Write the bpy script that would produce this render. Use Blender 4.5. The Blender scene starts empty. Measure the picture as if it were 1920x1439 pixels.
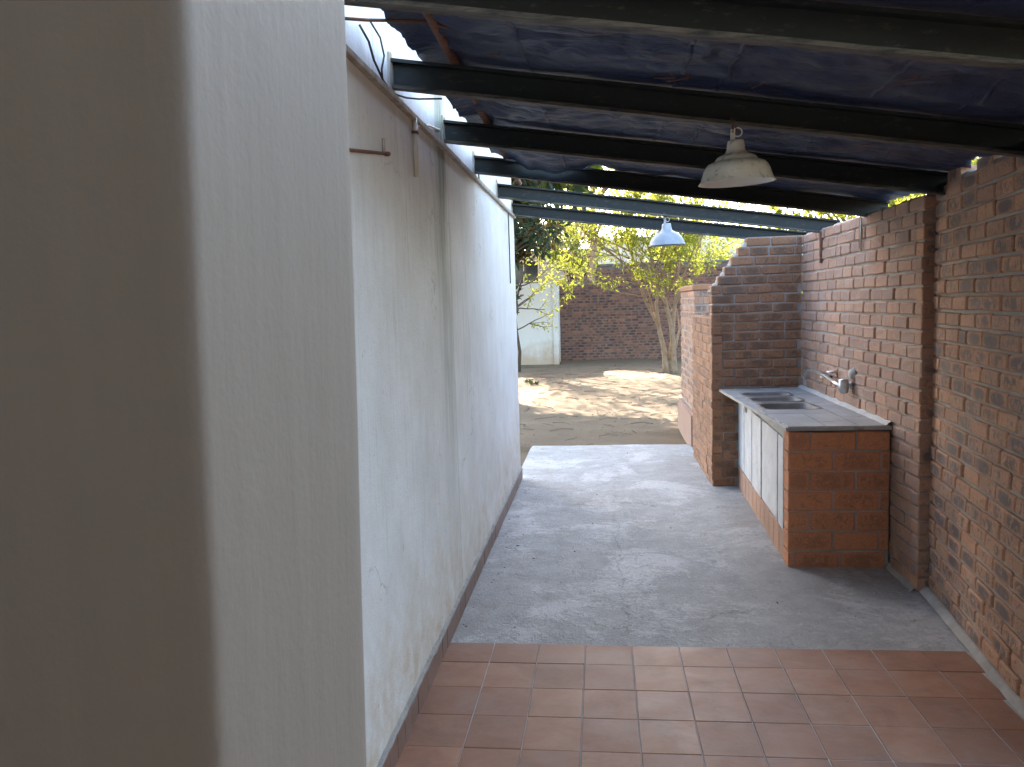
import bpy, bmesh, math, random
from mathutils import Vector, Matrix, noise
random.seed(11)
R = math.radians
sc = bpy.context.scene
col = sc.collection

# ------------------------------------------------------------------ camera
CAM_Z = 1.7958
yaw, pitch, roll = 0.11256, 0.09782, -0.03028
fw = Vector((-math.sin(yaw)*math.cos(pitch), math.cos(yaw)*math.cos(pitch), -math.sin(pitch)))
rt = Vector((math.cos(yaw), math.sin(yaw), 0)); upv = rt.cross(fw)
r2 = rt*math.cos(roll) + upv*math.sin(roll); u2 = -rt*math.sin(roll) + upv*math.cos(roll)
cd = bpy.data.cameras.new('camera'); cam = bpy.data.objects.new('camera', cd); col.objects.link(cam)
M = Matrix((r2, u2, -fw)).transposed().to_4x4(); M.translation = (0, 0, CAM_Z)
cam.matrix_world = M
cd.sensor_width = 36; cd.lens = 1500/1920*36; cd.clip_start = .02; cd.clip_end = 2000
cd.dof.use_dof = True; cd.dof.focus_distance = 5.6; cd.dof.aperture_fstop = 26.0
sc.camera = cam

# ------------------------------------------------------------------ sky, sun, exposure
SUN_EL, SUN_AZ = R(28), R(17)            # azimuth measured to the left of the corridor axis
w = bpy.data.worlds.new('World'); sc.world = w; w.use_nodes = True
nt = w.node_tree; bg = nt.nodes['Background']
sky = nt.nodes.new('ShaderNodeTexSky'); sky.sky_type = 'NISHITA'; sky.sun_disc = False
sky.sun_elevation = SUN_EL; sky.sun_rotation = -SUN_AZ
sky.air_density = 1.0; sky.dust_density = 1.7
nt.links.new(sky.outputs[0], bg.inputs[0]); bg.inputs[1].default_value = 0.15
sl = bpy.data.lights.new('sun', 'SUN'); sl.energy = 4.2; sl.angle = R(.5); sl.color = (1, .85, .64)
so = bpy.data.objects.new('sun', sl); col.objects.link(so); so.location = (-6, 20, 20)
S = Vector((-math.sin(SUN_AZ)*math.cos(SUN_EL), math.cos(SUN_AZ)*math.cos(SUN_EL), math.sin(SUN_EL)))
so.rotation_euler = (-S).to_track_quat('-Z', 'Y').to_euler()
vs = sc.view_settings; vs.view_transform = 'Standard'; vs.look = 'None'; vs.gamma = 1; vs.use_curve_mapping = False
vs.exposure = 3.1
sc.render.engine = 'CYCLES'
sc.cycles.max_bounces = 10; sc.cycles.diffuse_bounces = 8; sc.cycles.use_denoising = True

# ------------------------------------------------------------------ material helpers
class NT:
    def __init__(s, name):
        s.m = bpy.data.materials.new(name); s.m.use_nodes = True
        s.t = s.m.node_tree; s.b = s.t.nodes['Principled BSDF']; s.out = s.t.nodes['Material Output']
        s._o = None
    def n(s, typ, **kw):
        x = s.t.nodes.new('ShaderNode'+typ)
        for k, v in kw.items():
            if k.startswith('_'): setattr(x, k[1:], v)
            else:
                sock = x.inputs[int(k[1:])] if k[0] == 'i' and k[1:].isdigit() else x.inputs[k.replace('__', ' ')]
                if hasattr(v, 'is_linked') or hasattr(v, 'links'): s.t.links.new(v, sock)
                else: sock.default_value = v
        return x
    def co(s, which='Object'):
        if not s._o: s._o = s.n('TexCoord')
        return s._o.outputs[which]
    def pos(s): return s.n('NewGeometry').outputs['Position']
    def mp(s, v, scale=(1, 1, 1), loc=(0, 0, 0)): return s.n('Mapping', Vector=v, Scale=scale, Location=loc).outputs[0]
    def noise(s, v, scale, detail=4, rough=.6, dist=0): return s.n('TexNoise', Vector=v, Scale=scale, Detail=detail, Roughness=rough, Distortion=dist).outputs[0]
    def ramp(s, f, stops):
        x = s.n('ValToRGB', Fac=f); e = x.color_ramp.elements
        while len(e) < len(stops): e.new(.5)
        for i, (p, c) in enumerate(stops):
            e[i].position = p; e[i].color = (c, c, c, 1) if isinstance(c, (int, float)) else (*c, 1)
        return x.outputs[0]
    def mix(s, f, a, b, mode='MIX'):
        x = s.t.nodes.new('ShaderNodeMix'); x.data_type = 'RGBA'; x.blend_type = mode; x.clamp_factor = True
        for k, v in ((0, f), (6, a), (7, b)):
            if hasattr(v, 'links'): s.t.links.new(v, x.inputs[k])
            else: x.inputs[k].default_value = v if k == 0 else (*v, 1)
        return x.outputs[2]
    def ma(s, op, a, b=0., c=0.):
        x = s.t.nodes.new('ShaderNodeMath'); x.operation = op
        for k, v in enumerate((a, b, c)):
            if hasattr(v, 'links'): s.t.links.new(v, x.inputs[k])
            else: x.inputs[k].default_value = v
        return x.outputs[0]
    def xyz(s, v): return s.n('SeparateXYZ', Vector=v).outputs
    def set(s, color=None, rough=None, bump=None, bd=.01, bs=.5, metal=None, spec=None):
        for k, v in (('Base Color', color), ('Roughness', rough), ('Metallic', metal), ('Specular IOR Level', spec)):
            if v is None: continue
            if hasattr(v, 'links'): s.t.links.new(v, s.b.inputs[k])
            else: s.b.inputs[k].default_value = (*v, 1) if k == 'Base Color' else v
        if bump is not None:
            b = s.n('Bump', Height=bump, Distance=bd, Strength=bs)
            s.t.links.new(b.outputs[0], s.b.inputs['Normal'])
        return s.m

def m_brick(name, c1, c2, dark, dk=1., haze=.3):
    q = NT(name)
    rnd = q.ma('FRACT', q.ma('ADD', q.n('ObjectInfo').outputs['Random'], q.n('NewGeometry').outputs['Random Per Island']))
    p = q.pos()
    off = q.n('CombineXYZ', X=q.ma('MULTIPLY', rnd, 37.), Y=q.ma('MULTIPLY', rnd, 11.)).outputs[0]
    v = q.n('VectorMath', i0=p, i1=off, _operation='ADD').outputs[0]
    base = q.mix(rnd, c1, c2)
    big = q.noise(q.mp(v, (1, 1, .8)), 24, 6, .7, .9)
    fine = q.noise(v, 90, 4, .7)
    base = q.mix(q.ramp(fine, [(.35, .0), (.7, .45)]), base, tuple(min(1, x*1.7+.03) for x in c1))
    uv = q.xyz(q.co('UV'))
    ex = q.ma('MULTIPLY', uv[0], q.ma('SUBTRACT', 1., uv[0])); ey = q.ma('MULTIPLY', uv[1], q.ma('SUBTRACT', 1., uv[1]))
    e = q.ramp(q.ma('MULTIPLY', q.ma('MULTIPLY', ex, ey), 16.), [(.15, 0.), (.6, 1.)])
    r2 = q.ma('FRACT', q.ma('MULTIPLY', rnd, 17.3))
    thr = q.ma('ADD', big, q.ma('MULTIPLY', q.ma('SUBTRACT', r2, .5), .22))
    f = q.ma('MULTIPLY', q.ma('MULTIPLY', q.ramp(thr, [(.44, 0.), (.55, 1.)]), e), dk)
    base = q.mix(f, base, dark)
    pale = q.ramp(q.noise(p, 3.2, 6, .7), [(.5, 0.), (.78, 1.)])
    base = q.mix(q.ma('MULTIPLY', pale, haze), base, (.42, .37, .33))
    h = q.ma('ADD', q.ma('MULTIPLY', fine, .6), q.ma('MULTIPLY', big, .8))
    return q.set(base, .85, h, .004, .7)

def m_simple(name, c1, c2, scale=6, rough=.8, bump=40, bd=.003, bs=.5, metal=0, detail=5, c3=None, s3=25):
    q = NT(name); p = q.pos()
    f = q.ramp(q.noise(p, scale, detail, .65), [(.35, 0.), (.68, 1.)])
    c = q.mix(f, c1, c2)
    if c3: c = q.mix(q.ramp(q.noise(p, s3, 5, .7), [(.55, 0.), (.7, 1.)]), c, c3)
    return q.set(c, rough, q.noise(p, bump, 4, .65), bd, bs, metal)

def m_leaf(name, c1, c2, tr=.5):
    q = NT(name)
    rnd = q.n('NewGeometry').outputs['Random Per Island']
    c = q.mix(rnd, c1, c2)
    q.set(c, .55)
    t = q.n('BsdfTranslucent', Color=q.mix(.5, c, tuple(min(1, x*1.8) for x in c2)))
    mx = q.n('MixShader', i0=tr, i1=q.b.outputs[0], i2=t.outputs[0])
    q.t.links.new(mx.outputs[0], q.out.inputs[0])
    return q.m

def m_plaster():
    q = NT('white_plaster'); p = q.pos(); x, y, z = q.xyz(p)
    base = q.mix(q.ramp(q.noise(p, 2.2, 7, .7), [(.3, 0.), (.7, 1.)]), (.70, .675, .62), (.85, .835, .80))
    st = q.noise(q.mp(p, (9, 9, .35)), 1.6, 6, .7)
    st2 = q.noise(q.mp(p, (34, 34, 1.6)), 1.2, 6, .75)
    up = q.n('MapRange', Value=z, i1=.2, i2=2.9, i3=.25, i4=1.).outputs[0]
    base = q.mix(q.ma('MULTIPLY', q.ma('MULTIPLY', q.ramp(st, [(.5, 0.), (.75, 1.)]), up), .18), base, (.30, .30, .25))
    base = q.mix(q.ma('MULTIPLY', q.ma('MULTIPLY', q.ramp(st2, [(.51, 0.), (.63, 1.)]), q.ma('MULTIPLY', up, q.ramp(q.noise(q.mp(p, (1, 1, .6)), 1.6, 5, .65), [(.42, 0.), (.62, 1.)]))), .5), base, (.24, .22, .18))
    # green run-off below the leaking roof, around y = 4.6
    d = q.ma('ABSOLUTE', q.ma('SUBTRACT', q.ma('ADD', y, q.ma('MULTIPLY', q.ma('SUBTRACT', q.noise(q.mp(p, (3, 3, .6)), 2, 3), .5), .5)), 4.42))
    g = q.ma('MULTIPLY', q.ma('MULTIPLY', q.ramp(d, [(.02, 1.), (.24, 0.)]), q.n('MapRange', Value=z, i1=.6, i2=2.5, i3=.1, i4=1.).outputs[0]), q.ramp(st2, [(.3, .3), (.6, 1.)]))
    base = q.mix(q.ma('MULTIPLY', g, .95), base, (.15, .17, .095))
    # rising damp at the foot
    dm = q.ma('MULTIPLY', q.n('MapRange', Value=q.ma('ADD', z, q.ma('MULTIPLY', q.ma('SUBTRACT', q.noise(p, 3, 6, .7), .5), .9)), i1=.8, i2=.1, i3=0., i4=1.).outputs[0], q.ramp(q.noise(p, 9, 6, .7), [(.35, .2), (.65, 1.)]))
    base = q.mix(q.ma('MULTIPLY', dm, .75), base, (.52, .38, .20))
    # hairline cracks and chips
    vor = q.n('TexVoronoi', Vector=q.n('VectorMath', i0=p, i1=q.n('VectorMath', i0=q.n('TexNoise', Vector=p, Scale=5., Detail=6.).outputs[1], i1=(.45, .45, .45), _operation='MULTIPLY').outputs[0], _operation='ADD').outputs[0], Scale=.75, _feature='DISTANCE_TO_EDGE').outputs[0]
    cr = q.ma('MULTIPLY', q.ramp(vor, [(.0, 1.), (.006, 0.)]), q.ramp(q.noise(p, 1.3, 2), [(.52, 0.), (.6, .55)]))
    base = q.mix(cr, base, (.34, .28, .22))
    chip = q.ramp(q.noise(q.mp(p, (1, 1, .5)), 38, 3, .6), [(.71, 0.), (.74, .6)])
    base = q.mix(chip, base, (.27, .24, .2))
    h = q.ma('ADD', q.ma('ADD', q.noise(p, 130, 3, .6), q.noise(p, 48, 4, .65)), q.ma('SUBTRACT', q.ma('MULTIPLY', q.noise(p, 14, 5, .6), 1.2), q.ma('ADD', cr, chip)))
    return q.set(base, .75, h, .005, .5)

def m_yard():
    q = NT('yard_whitewash'); p = q.pos(); z = q.xyz(p)[2]
    base = q.mix(q.noise(p, 2.5, 6, .7), (.60, .585, .55), (.74, .73, .70))
    dm = q.ma('MULTIPLY', q.n('MapRange', Value=q.ma('ADD', z, q.ma('MULTIPLY', q.ma('SUBTRACT', q.noise(p, 2.5, 6, .7), .5), 1.2)), i1=.75, i2=.1, i3=0., i4=1.).outputs[0], .75)
    base = q.mix(dm, base, (.42, .27, .15))
    base = q.mix(q.ramp(q.noise(p, 7, 5, .7), [(.66, 0.), (.74, .7)]), base, (.33, .27, .21))
    return q.set(base, .8, q.noise(p, 30, 4, .6), .006, .5)

def m_pillar():
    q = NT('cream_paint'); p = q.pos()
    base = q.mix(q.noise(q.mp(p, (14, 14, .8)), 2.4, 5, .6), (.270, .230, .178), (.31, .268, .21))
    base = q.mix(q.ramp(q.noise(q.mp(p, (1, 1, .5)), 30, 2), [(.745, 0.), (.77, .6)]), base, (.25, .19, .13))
    h = q.ma('ADD', q.noise(p, 160, 4, .65), q.ma('ADD', q.ma('MULTIPLY', q.noise(q.mp(p, (30, 30, 2)), 1.5, 3), 1.5), q.ma('MULTIPLY', q.noise(p, 9, 5, .6), 4.)))
    return q.set(base, .6, h, .002, .3)

def m_concrete():
    q = NT('worn_concrete'); p = q.pos(); x, y, z = q.xyz(p)
    n1 = q.noise(p, 1.5, 8, .65, .6); n2 = q.noise(p, 5, 8, .7, .3)
    base = q.mix(q.ramp(n2, [(.3, 0.), (.7, 1.)]), (.29, .272, .245), (.40, .385, .36))
    # smooth pale laitance that has worn off in patches
    pale = q.ramp(q.ma('ADD', q.ma('MULTIPLY', n1, .75), q.ma('MULTIPLY', q.noise(p, 22, 6, .75), .3)), [(.52, 0.), (.60, 1.)])
    base = q.mix(q.ma('MULTIPLY', pale, .55), base, (.56, .555, .54))
    base = q.mix(q.ramp(q.noise(p, 2.2, 6, .7), [(.55, 0.), (.75, .55)]), base, (.26, .20, .135))
    grit = q.noise(p, 130, 3, .7)
    base = q.mix(q.ramp(grit, [(.60, 0.), (.72, .7)]), base, (.12, .11, .10))
    sw = q.n('TexVoronoi', Vector=q.n('VectorMath', i0=p, i1=q.n('VectorMath', i0=q.n('TexNoise', Vector=p, Scale=9., Detail=5.).outputs[1], i1=(.16, .16, .16), _operation='MULTIPLY').outputs[0], _operation='ADD').outputs[0], Scale=7., _feature='DISTANCE_TO_EDGE').outputs[0]
    wor = q.ma('MULTIPLY', q.ramp(sw, [(.0, 1.), (.05, 0.)]), q.ramp(q.noise(p, 3, 3), [(.45, 0.), (.6, 1.)]))
    # long settlement crack and two cross cracks
    nd = q.ma('MULTIPLY', q.ma('SUBTRACT', q.noise(p, 2.6, 7, .7), .5), .34)
    c1 = q.ma('ABSOLUTE', q.ma('ADD', q.ma('SUBTRACT', x, .10), nd))
    c2 = q.ma('ABSOLUTE', q.ma('ADD', q.ma('SUBTRACT', q.ma('ADD', y, q.ma('MULTIPLY', x, .25)), 7.15), q.ma('MULTIPLY', nd, 2.2)))
    c3 = q.ma('ABSOLUTE', q.ma('ADD', q.ma('SUBTRACT', q.ma('SUBTRACT', y, q.ma('MULTIPLY', x, .35)), 4.3), q.ma('MULTIPLY', nd, 2.)))
    cr = q.ma('MAXIMUM', q.ma('MULTIPLY', q.ramp(c1, [(.002, 1.), (.008, 0.)]), q.ramp(q.noise(p, 1.7, 4, .7), [(.40, .12), (.6, 1.)])), q.ma('MULTIPLY', q.ma('MAXIMUM', q.ramp(c2, [(.002, 1.), (.009, 0.)]), q.ramp(c3, [(.002, 1.), (.008, 0.)])), q.ramp(q.noise(p, 2, 2), [(.45, 0.), (.52, 1.)])))
    base = q.mix(q.ma('MULTIPLY', cr, .22), base, (.12, .10, .08))
    base = q.mix(q.ma('MULTIPLY', wor, .14), base, (.16, .14, .12))
    worm = q.noise(q.mp(p, (1, .75, 1)), 26, 4, .6, 2.4)
    base = q.mix(q.ramp(worm, [(.56, 0.), (.68, .45)]), base, (.20, .18, .155))
    base = q.mix(q.ramp(worm, [(.30, .4), (.42, 0.)]), base, (.60, .59, .57))
    h = q.ma('SUBTRACT', q.ma('ADD', q.ma('MULTIPLY', q.ma('SUBTRACT', n2, q.ma('MULTIPLY', worm, .55)), 1.2), q.ma('ADD', q.ma('MULTIPLY', grit, .35), q.ma('MULTIPLY', pale, .35))), q.ma('ADD', q.ma('MULTIPLY', cr, .5), q.ma('MULTIPLY', wor, .3)))
    rg = q.ramp(q.ma('ADD', q.ma('MULTIPLY', pale, .5), q.ma('MULTIPLY', n2, .5)), [(.2, .65), (.8, .48)])
    return q.set(base, rg, h, .012, 1.)

def m_tile():
    q = NT('terracotta_tile'); p = q.pos(); r = q.n('ObjectInfo').outputs['Random']
    v = q.n('VectorMath', i0=p, i1=q.n('CombineXYZ', X=q.ma('MULTIPLY', r, 31.), Y=q.ma('MULTIPLY', r, 17.)).outputs[0], _operation='ADD').outputs[0]
    n1 = q.noise(q.mp(v, (1, 1.6, 1)), 6, 6, .65, .5)
    c = q.mix(q.ramp(n1, [(.3, 0.), (.7, 1.)]), (.315, .145, .082), (.405, .215, .132))
    c = q.mix(q.ma('MULTIPLY', r, .6), c, (.21, .10, .068))
    c = q.mix(q.ramp(q.noise(p, 2.4, 6, .7), [(.5, 0.), (.75, .5)]), c, (.33, .25, .20))
    c = q.mix(q.ramp(q.noise(p, 26, 4, .7), [(.66, 0.), (.75, .5)]), c, (.12, .08, .058))
    c = q.mix(q.ramp(q.noise(p, 3.6, 7, .75, .6), [(.50, 0.), (.66, .45)]), c, (.17, .105, .075))
    rg = q.ramp(q.noise(p, 5, 5, .7), [(.3, .38), (.7, .58)])
    return q.set(c, rg, q.ma('ADD', n1, q.ma('MULTIPLY', q.noise(p, 60, 3), .3)), .003, .35, spec=.22)

def m_dirt():
    q = NT('bare_dirt'); p = q.pos()
    c = q.mix(q.ramp(q.noise(p, 1.1, 8, .7, .4), [(.32, 0.), (.68, 1.)]), (.125, .076, .035), (.175, .112, .054))
    c = q.mix(q.ramp(q.noise(p, 6, 8, .75), [(.52, 0.), (.7, .75)]), c, (.075, .05, .028))
    c = q.mix(q.ramp(q.noise(p, 45, 4, .7), [(.58, 0.), (.68, .8)]), c, (.06, .042, .028))
    h = q.ma('ADD', q.noise(p, 8, 6, .7), q.ma('MULTIPLY', q.noise(p, 60, 4, .7), .4))
    return q.set(c, .95, h, .02, .35)

def m_tarp():
    q = NT('navy_tarpaulin'); p = q.pos()
    wv = q.noise(q.mp(p, (1.3, 5, 1)), 2.2, 7, .62, .8)
    c = q.mix(q.ramp(wv, [(.35, 0.), (.7, 1.)]), (.010, .018, .050), (.030, .047, .110))
    c = q.mix(q.ramp(q.noise(p, 1.7, 7, .72, .4), [(.56, 0.), (.76, .35)]), c, (.060, .052, .044))
    c = q.mix(q.ramp(q.noise(p, 60, 3, .6), [(.70, 0.), (.76, .8)]), c, (.14, .10, .07))
    h = q.ma('ADD', wv, q.ma('ADD', q.ma('MULTIPLY', q.noise(q.mp(p, (1, 3, 1)), 9, 6, .65, 1.2), .45), q.ma('MULTIPLY', q.noise(p, 45, 3), .06)))
    return q.set(c, q.ramp(wv, [(.3, .28), (.7, .44)]), h, .035, .9)

def m_beam(name='green_black_steel', worn=0.):
    q = NT(name); p = q.pos()
    n1 = q.noise(q.mp(p, (1, 4, 4)), 3.5, 7, .7)
    c = q.mix(n1, (.014, .0165, .016), (.030, .034, .0325))
    c = q.mix(q.ramp(q.noise(q.mp(p, (1, 3, 3)), 14, 6, .75), [(.57, 0.), (.70, .6)]), c, (.12, .10, .072))
    if worn: c = q.mix(q.ramp(q.noise(q.mp(p, (.6, 5, 5)), 9, 7, .75), [(.38, 0.), (.58, worn)]), c, (.15, .125, .095))
    return q.set(c, .6, q.noise(p, 60, 4, .7), .002, .5, spec=.25)

MAT = {
 'plaster': m_plaster(), 'pillar': m_pillar(), 'concrete': m_concrete(), 'tile': m_tile(), 'dirt': m_dirt(), 'tarp': m_tarp(), 'beam': m_beam(), 'beam_worn': m_beam('worn_flange_steel', .8),
 'brick': m_brick('flashed_brick', (.42, .222, .125), (.27, .158, .106), (.095, .086, .086), .85, .4),
 'brick_pale': m_brick('dusty_brick', (.36, .20, .125), (.27, .165, .12), (.13, .112, .112), .45, .5),
 'brick_fin': m_brick('red_brown_brick', (.31, .145, .068), (.215, .102, .050), (.09, .062, .044), .7, .12),
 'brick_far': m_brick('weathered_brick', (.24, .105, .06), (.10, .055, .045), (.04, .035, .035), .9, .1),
 'brick_big': m_brick('orange_maxi_brick', (.50, .205, .092), (.40, .165, .082), (.17, .088, .055), .45, .08),
 'mortar': m_simple('grey_mortar', (.30, .272, .238), (.42, .388, .345), 7, .95, 70, .006, .8),
 'mortar_dk': m_simple('dark_mortar', (.13, .115, .10), (.21, .19, .165), 7, .95, 70, .006, .8),
 'grout': m_simple('tile_grout', (.40, .375, .34), (.54, .51, .47), 9, .9, 60, .002, .5),
 'lumber': m_simple('weathered_timber', (.30, .24, .18), (.50, .45, .38), 12, .8, 60, .003, .6),
 'rust': m_simple('rusty_steel', (.12, .05, .028), (.22, .095, .05), 20, .8, 90, .002, .6),
 'conduit': m_simple('cream_conduit', (.62, .56, .45), (.72, .67, .57), 12, .5, 60, .001, .3),
 'wire': m_simple('dark_wire', (.02, .018, .016), (.05, .045, .04), 12, .6, 60, .001, .3),
 'enamel': m_simple('cream_enamel', (.74, .67, .53), (.82, .77, .65), 14, .32, 50, .001, .25, c3=(.30, .22, .14), s3=34),
 'enamel_in': m_simple('white_enamel', (.72, .70, .64), (.78, .765, .72), 10, .3, 50, .001, .2),
 'alu': m_simple('dull_aluminium', (.36, .365, .37), (.46, .465, .47), 16, .42, 50, .001, .25, metal=.15),
 'chrome': m_simple('tarnished_chrome', (.45, .45, .45), (.66, .66, .66), 25, .28, 60, .001, .3, metal=.9),
 'board': m_simple('white_board', (.46, .47, .48), (.60, .61, .62), 5, .6, 50, .002, .4, c3=(.38, .36, .33), s3=18),
 'slab': m_simple('screed_slab', (.30, .29, .265), (.42, .41, .385), 7, .5, 60, .003, .5, c3=(.22, .18, .14), s3=9),
 'ctile': m_simple('grey_counter_tile', (.30, .295, .28), (.41, .405, .385), 5, .36, 40, .002, .3, c3=(.27, .20, .16), s3=8),
 'bowl': m_simple('stained_steel', (.13, .105, .08), (.24, .21, .175), 9, .5, 50, .001, .3),
 'bark': m_simple('pale_bark', (.20, .14, .085), (.30, .22, .145), 9, .9, 45, .01, .8),
 'bark_dk': m_simple('dark_bark', (.07, .05, .035), (.13, .095, .065), 9, .9, 45, .01, .8),
 'leaf_y': m_leaf('yellow_green_leaf', (.16, .21, .028), (.28, .29, .038), .6),
 'leaf_d': m_leaf('dark_leaf', (.018, .038, .018), (.05, .075, .025), .25),
 'leaf_r': m_leaf('rust_leaf', (.10, .065, .02), (.17, .11, .03), .35),
 'leaf_g': m_leaf('mid_green_leaf', (.06, .10, .02), (.15, .18, .03), .5),
 'litter': m_leaf('dry_litter', (.085, .055, .03), (.22, .155, .085), .1),
 'skirt': m_simple('brown_skirting_tile', (.17, .095, .065), (.25, .15, .11), 8, .45, 50, .001, .3), 'bounce': m_simple('cream_bounce_paint', (.62, .54, .43), (.70, .62, .50), 3, .7, 60, .002, .4), 'yard_white': m_yard(), 'far_white': m_simple('far_white_paint', (.70, .69, .66), (.80, .79, .77), 2, .8, 30, .003, .3),  # cream for the added unseen walls, pale to bounce warm light
 'far_grey': m_simple('far_grey_plaster', (.26, .24, .23), (.34, .32, .31), 2, .8, 30, .003, .3),
 'fascia': m_simple('beige_fascia', (.46, .37, .30), (.56, .46, .38), 2, .7, 30, .003, .3),
 'roof': m_simple('clay_roof', (.17, .09, .06), (.24, .13, .09), 3, .8, 30, .003, .3),
 'glass': m_simple('dark_glass', (.02, .022, .025), (.04, .042, .045), 2, .08, 30, .0005, .1),
 'iron': m_simple('black_iron', (.015, .015, .016), (.03, .03, .03), 8, .5, 30, .001, .3),
}

# ------------------------------------------------------------------ object helpers
WL = {}
def link(name, data, parent=None, loc=(0, 0, 0)):
    o = bpy.data.objects.new(name, data); col.objects.link(o)
    loc = Vector(loc); WL[o.name] = loc
    if parent: o.parent = parent; o.location = loc - WL[parent.name]
    else: o.location = loc
    return o
def tag(o, label=None, cat=None, group=None, kind=None):
    for k, v in (('label', label), ('category', cat), ('group', group), ('kind', kind)):
        if v: o[k] = v
    return o
class MB:
    def __init__(s): s.v = []; s.f = []; s.uv = []; s.mi = []
    def quadbox(s, a, b, rot=None, c=None):
        i = len(s.v); (x0, y0, z0), (x1, y1, z1) = a, b
        P = [Vector(p) for p in ((x0, y0, z0), (x1, y0, z0), (x1, y1, z0), (x0, y1, z0), (x0, y0, z1), (x1, y0, z1), (x1, y1, z1), (x0, y1, z1))]
        if rot: P = [rot @ (p-Vector(c)) + Vector(c) for p in P]
        s.v += P
        s.f += [[i+k for k in q] for q in ((0, 3, 2, 1), (4, 5, 6, 7), (0, 1, 5, 4), (1, 2, 6, 5), (2, 3, 7, 6), (3, 0, 4, 7))]
        return s
    def hexa(s, P):        # 8 corners, bottom ring then top ring, counter-clockwise from above
        i = len(s.v); s.v += [Vector(p) for p in P]
        s.f += [[i+k for k in q] for q in ((0, 3, 2, 1), (4, 5, 6, 7), (0, 1, 5, 4), (1, 2, 6, 5), (2, 3, 7, 6), (3, 0, 4, 7))]
        return s
    def tube(s, pts, rads, n=8, cap=True):
        pts = [Vector(p) for p in pts]
        if not hasattr(rads, '__len__'): rads = [rads]*len(pts)
        i0 = len(s.v); ref = None
        for k, p in enumerate(pts):
            t = (pts[min(k+1, len(pts)-1)] - pts[max(k-1, 0)]).normalized()
            if ref is None: ref = Vector((0, 0, 1)) if abs(t.z) < .9 else Vector((1, 0, 0))
            a = t.cross(ref).normalized(); b = t.cross(a).normalized(); ref = -b if ref.dot(b) < 0 else b
            for j in range(n):
                an = 2*math.pi*j/n
                s.v.append(p + (a*math.cos(an) + b*math.sin(an))*rads[k])
        for k in range(len(pts)-1):
            for j in range(n):
                q = i0+k*n+j; r = i0+k*n+(j+1) % n
                s.f.append([q, r, r+n, q+n])
        if cap:
            s.f.append([i0+j for j in range(n)][::-1]); s.f.append([i0+(len(pts)-1)*n+j for j in range(n)])
        return s
    def lathe(s, prof, n=32, c=(0, 0, 0), rot=None):
        i0 = len(s.v); c = Vector(c)
        for r, z in prof:
            for j in range(n):
                an = 2*math.pi*j/n; p = Vector((r*math.cos(an), r*math.sin(an), z))
                if rot: p = rot @ p
                s.v.append(p + c)
        for k in range(len(prof)-1):
            for j in range(n):
                q = i0+k*n+j; r = i0+k*n+(j+1) % n
                s.f.append([q, r, r+n, q+n])
        return s
    def leaf(s, p, d, up, L, W, fold=.25):
        i = len(s.v); d = d.normalized(); sd = d.cross(up)
        if sd.length < 1e-4: sd = Vector((1, 0, 0))
        sd.normalize(); nn = sd.cross(d)
        m = p + d*L*.45
        s.v += [p, m + sd*W*.5 + nn*W*fold, p + d*L - nn*L*.12, m - sd*W*.5 + nn*W*fold]
        s.f += [[i, i+1, i+2], [i, i+2, i+3]]
        return s
    def mesh(s, name, mat, base=(0, 0, 0), smooth=False):
        me = bpy.data.meshes.new(name); b = Vector(base)
        me.from_pydata([Vector(v)-b for v in s.v], [], s.f); me.materials.append(MAT[mat])
        if smooth: me.polygons.foreach_set('use_smooth', [True]*len(me.polygons))
        me.update(); return me
    def obj(s, name, mat, parent=None, base=(0, 0, 0), smooth=False):
        return link(name, s.mesh(name, mat, base, smooth), parent, base)
def bevel(o, wd=.004, seg=1):
    bm = bmesh.new(); bm.from_mesh(o.data)
    bmesh.ops.bevel(bm, geom=list(bm.edges), offset=wd, segments=seg, affect='EDGES', clamp_overlap=True)
    bm.to_mesh(o.data); bm.free(); return o
def N(x, y, z=0): return noise.noise(Vector((x, y, z)))
def fbm(x, y, z=0, o=4): return noise.fractal(Vector((x, y, z)), 1.0, 2.0, o)

# rounded brick: front at y=0, x in 0..L, z in 0..H, depth to y=D
def brick_verts(L, H, D, rnd, jit, cut=.010, ch=.007):
    ring = []
    c = min(cut, L*.3)
    base = [(c, 0), (L-c, 0), (L, c*.8), (L, H-c*.8), (L-c, H), (c, H), (0, H-c*.8), (0, c*.8)]
    base = [(x + rnd.uniform(-jit, jit), z + rnd.uniform(-jit, jit)) for x, z in base]
    cx, cz = L/2, H/2
    V = []
    for k, (x, z) in enumerate(base):
        fx = x + (ch if x < cx else -ch); fz = z + (ch if z < cz else -ch)
        V.append((fx, rnd.uniform(-.0015, .0015), fz))
    V += [(x, ch*.9, z) for x, z in base]
    V += [(x, D, z) for x, z in base]
    F = [[0, 1, 2, 3, 4, 5, 6, 7]]
    for r in (0, 8):
        for k in range(8):
            a, b = r+k, r+(k+1) % 8
            F.append([b, a, a+8, b+8])
    F.append([16+k for k in range(8)][::-1])
    UV = [(v[0]/L, v[2]/H) for v in V]
    return V, F, UV
def brick_mesh(name, L, H, D, mat, rnd, jit=.003):
    V, F, UV = brick_verts(L, H, D, rnd, jit)
    me = bpy.data.meshes.new(name); me.from_pydata(V, [], F); me.materials.append(MAT[mat])
    ul = me.uv_layers.new(name='UVMap')
    for lp in me.loops: ul.data[lp.index].uv = UV[lp.vertex_index]
    me.update(); return me
POOL = {}
def brick_pool(L, H, D, mat, n=7):
    k = (round(L, 4), round(H, 4), D, mat)
    if k not in POOL:
        rnd = random.Random(hash(k) % 999); POOL[k] = [brick_mesh('brick', L, H, D, mat, rnd) for _ in range(n)]
    return POOL[k]
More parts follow.
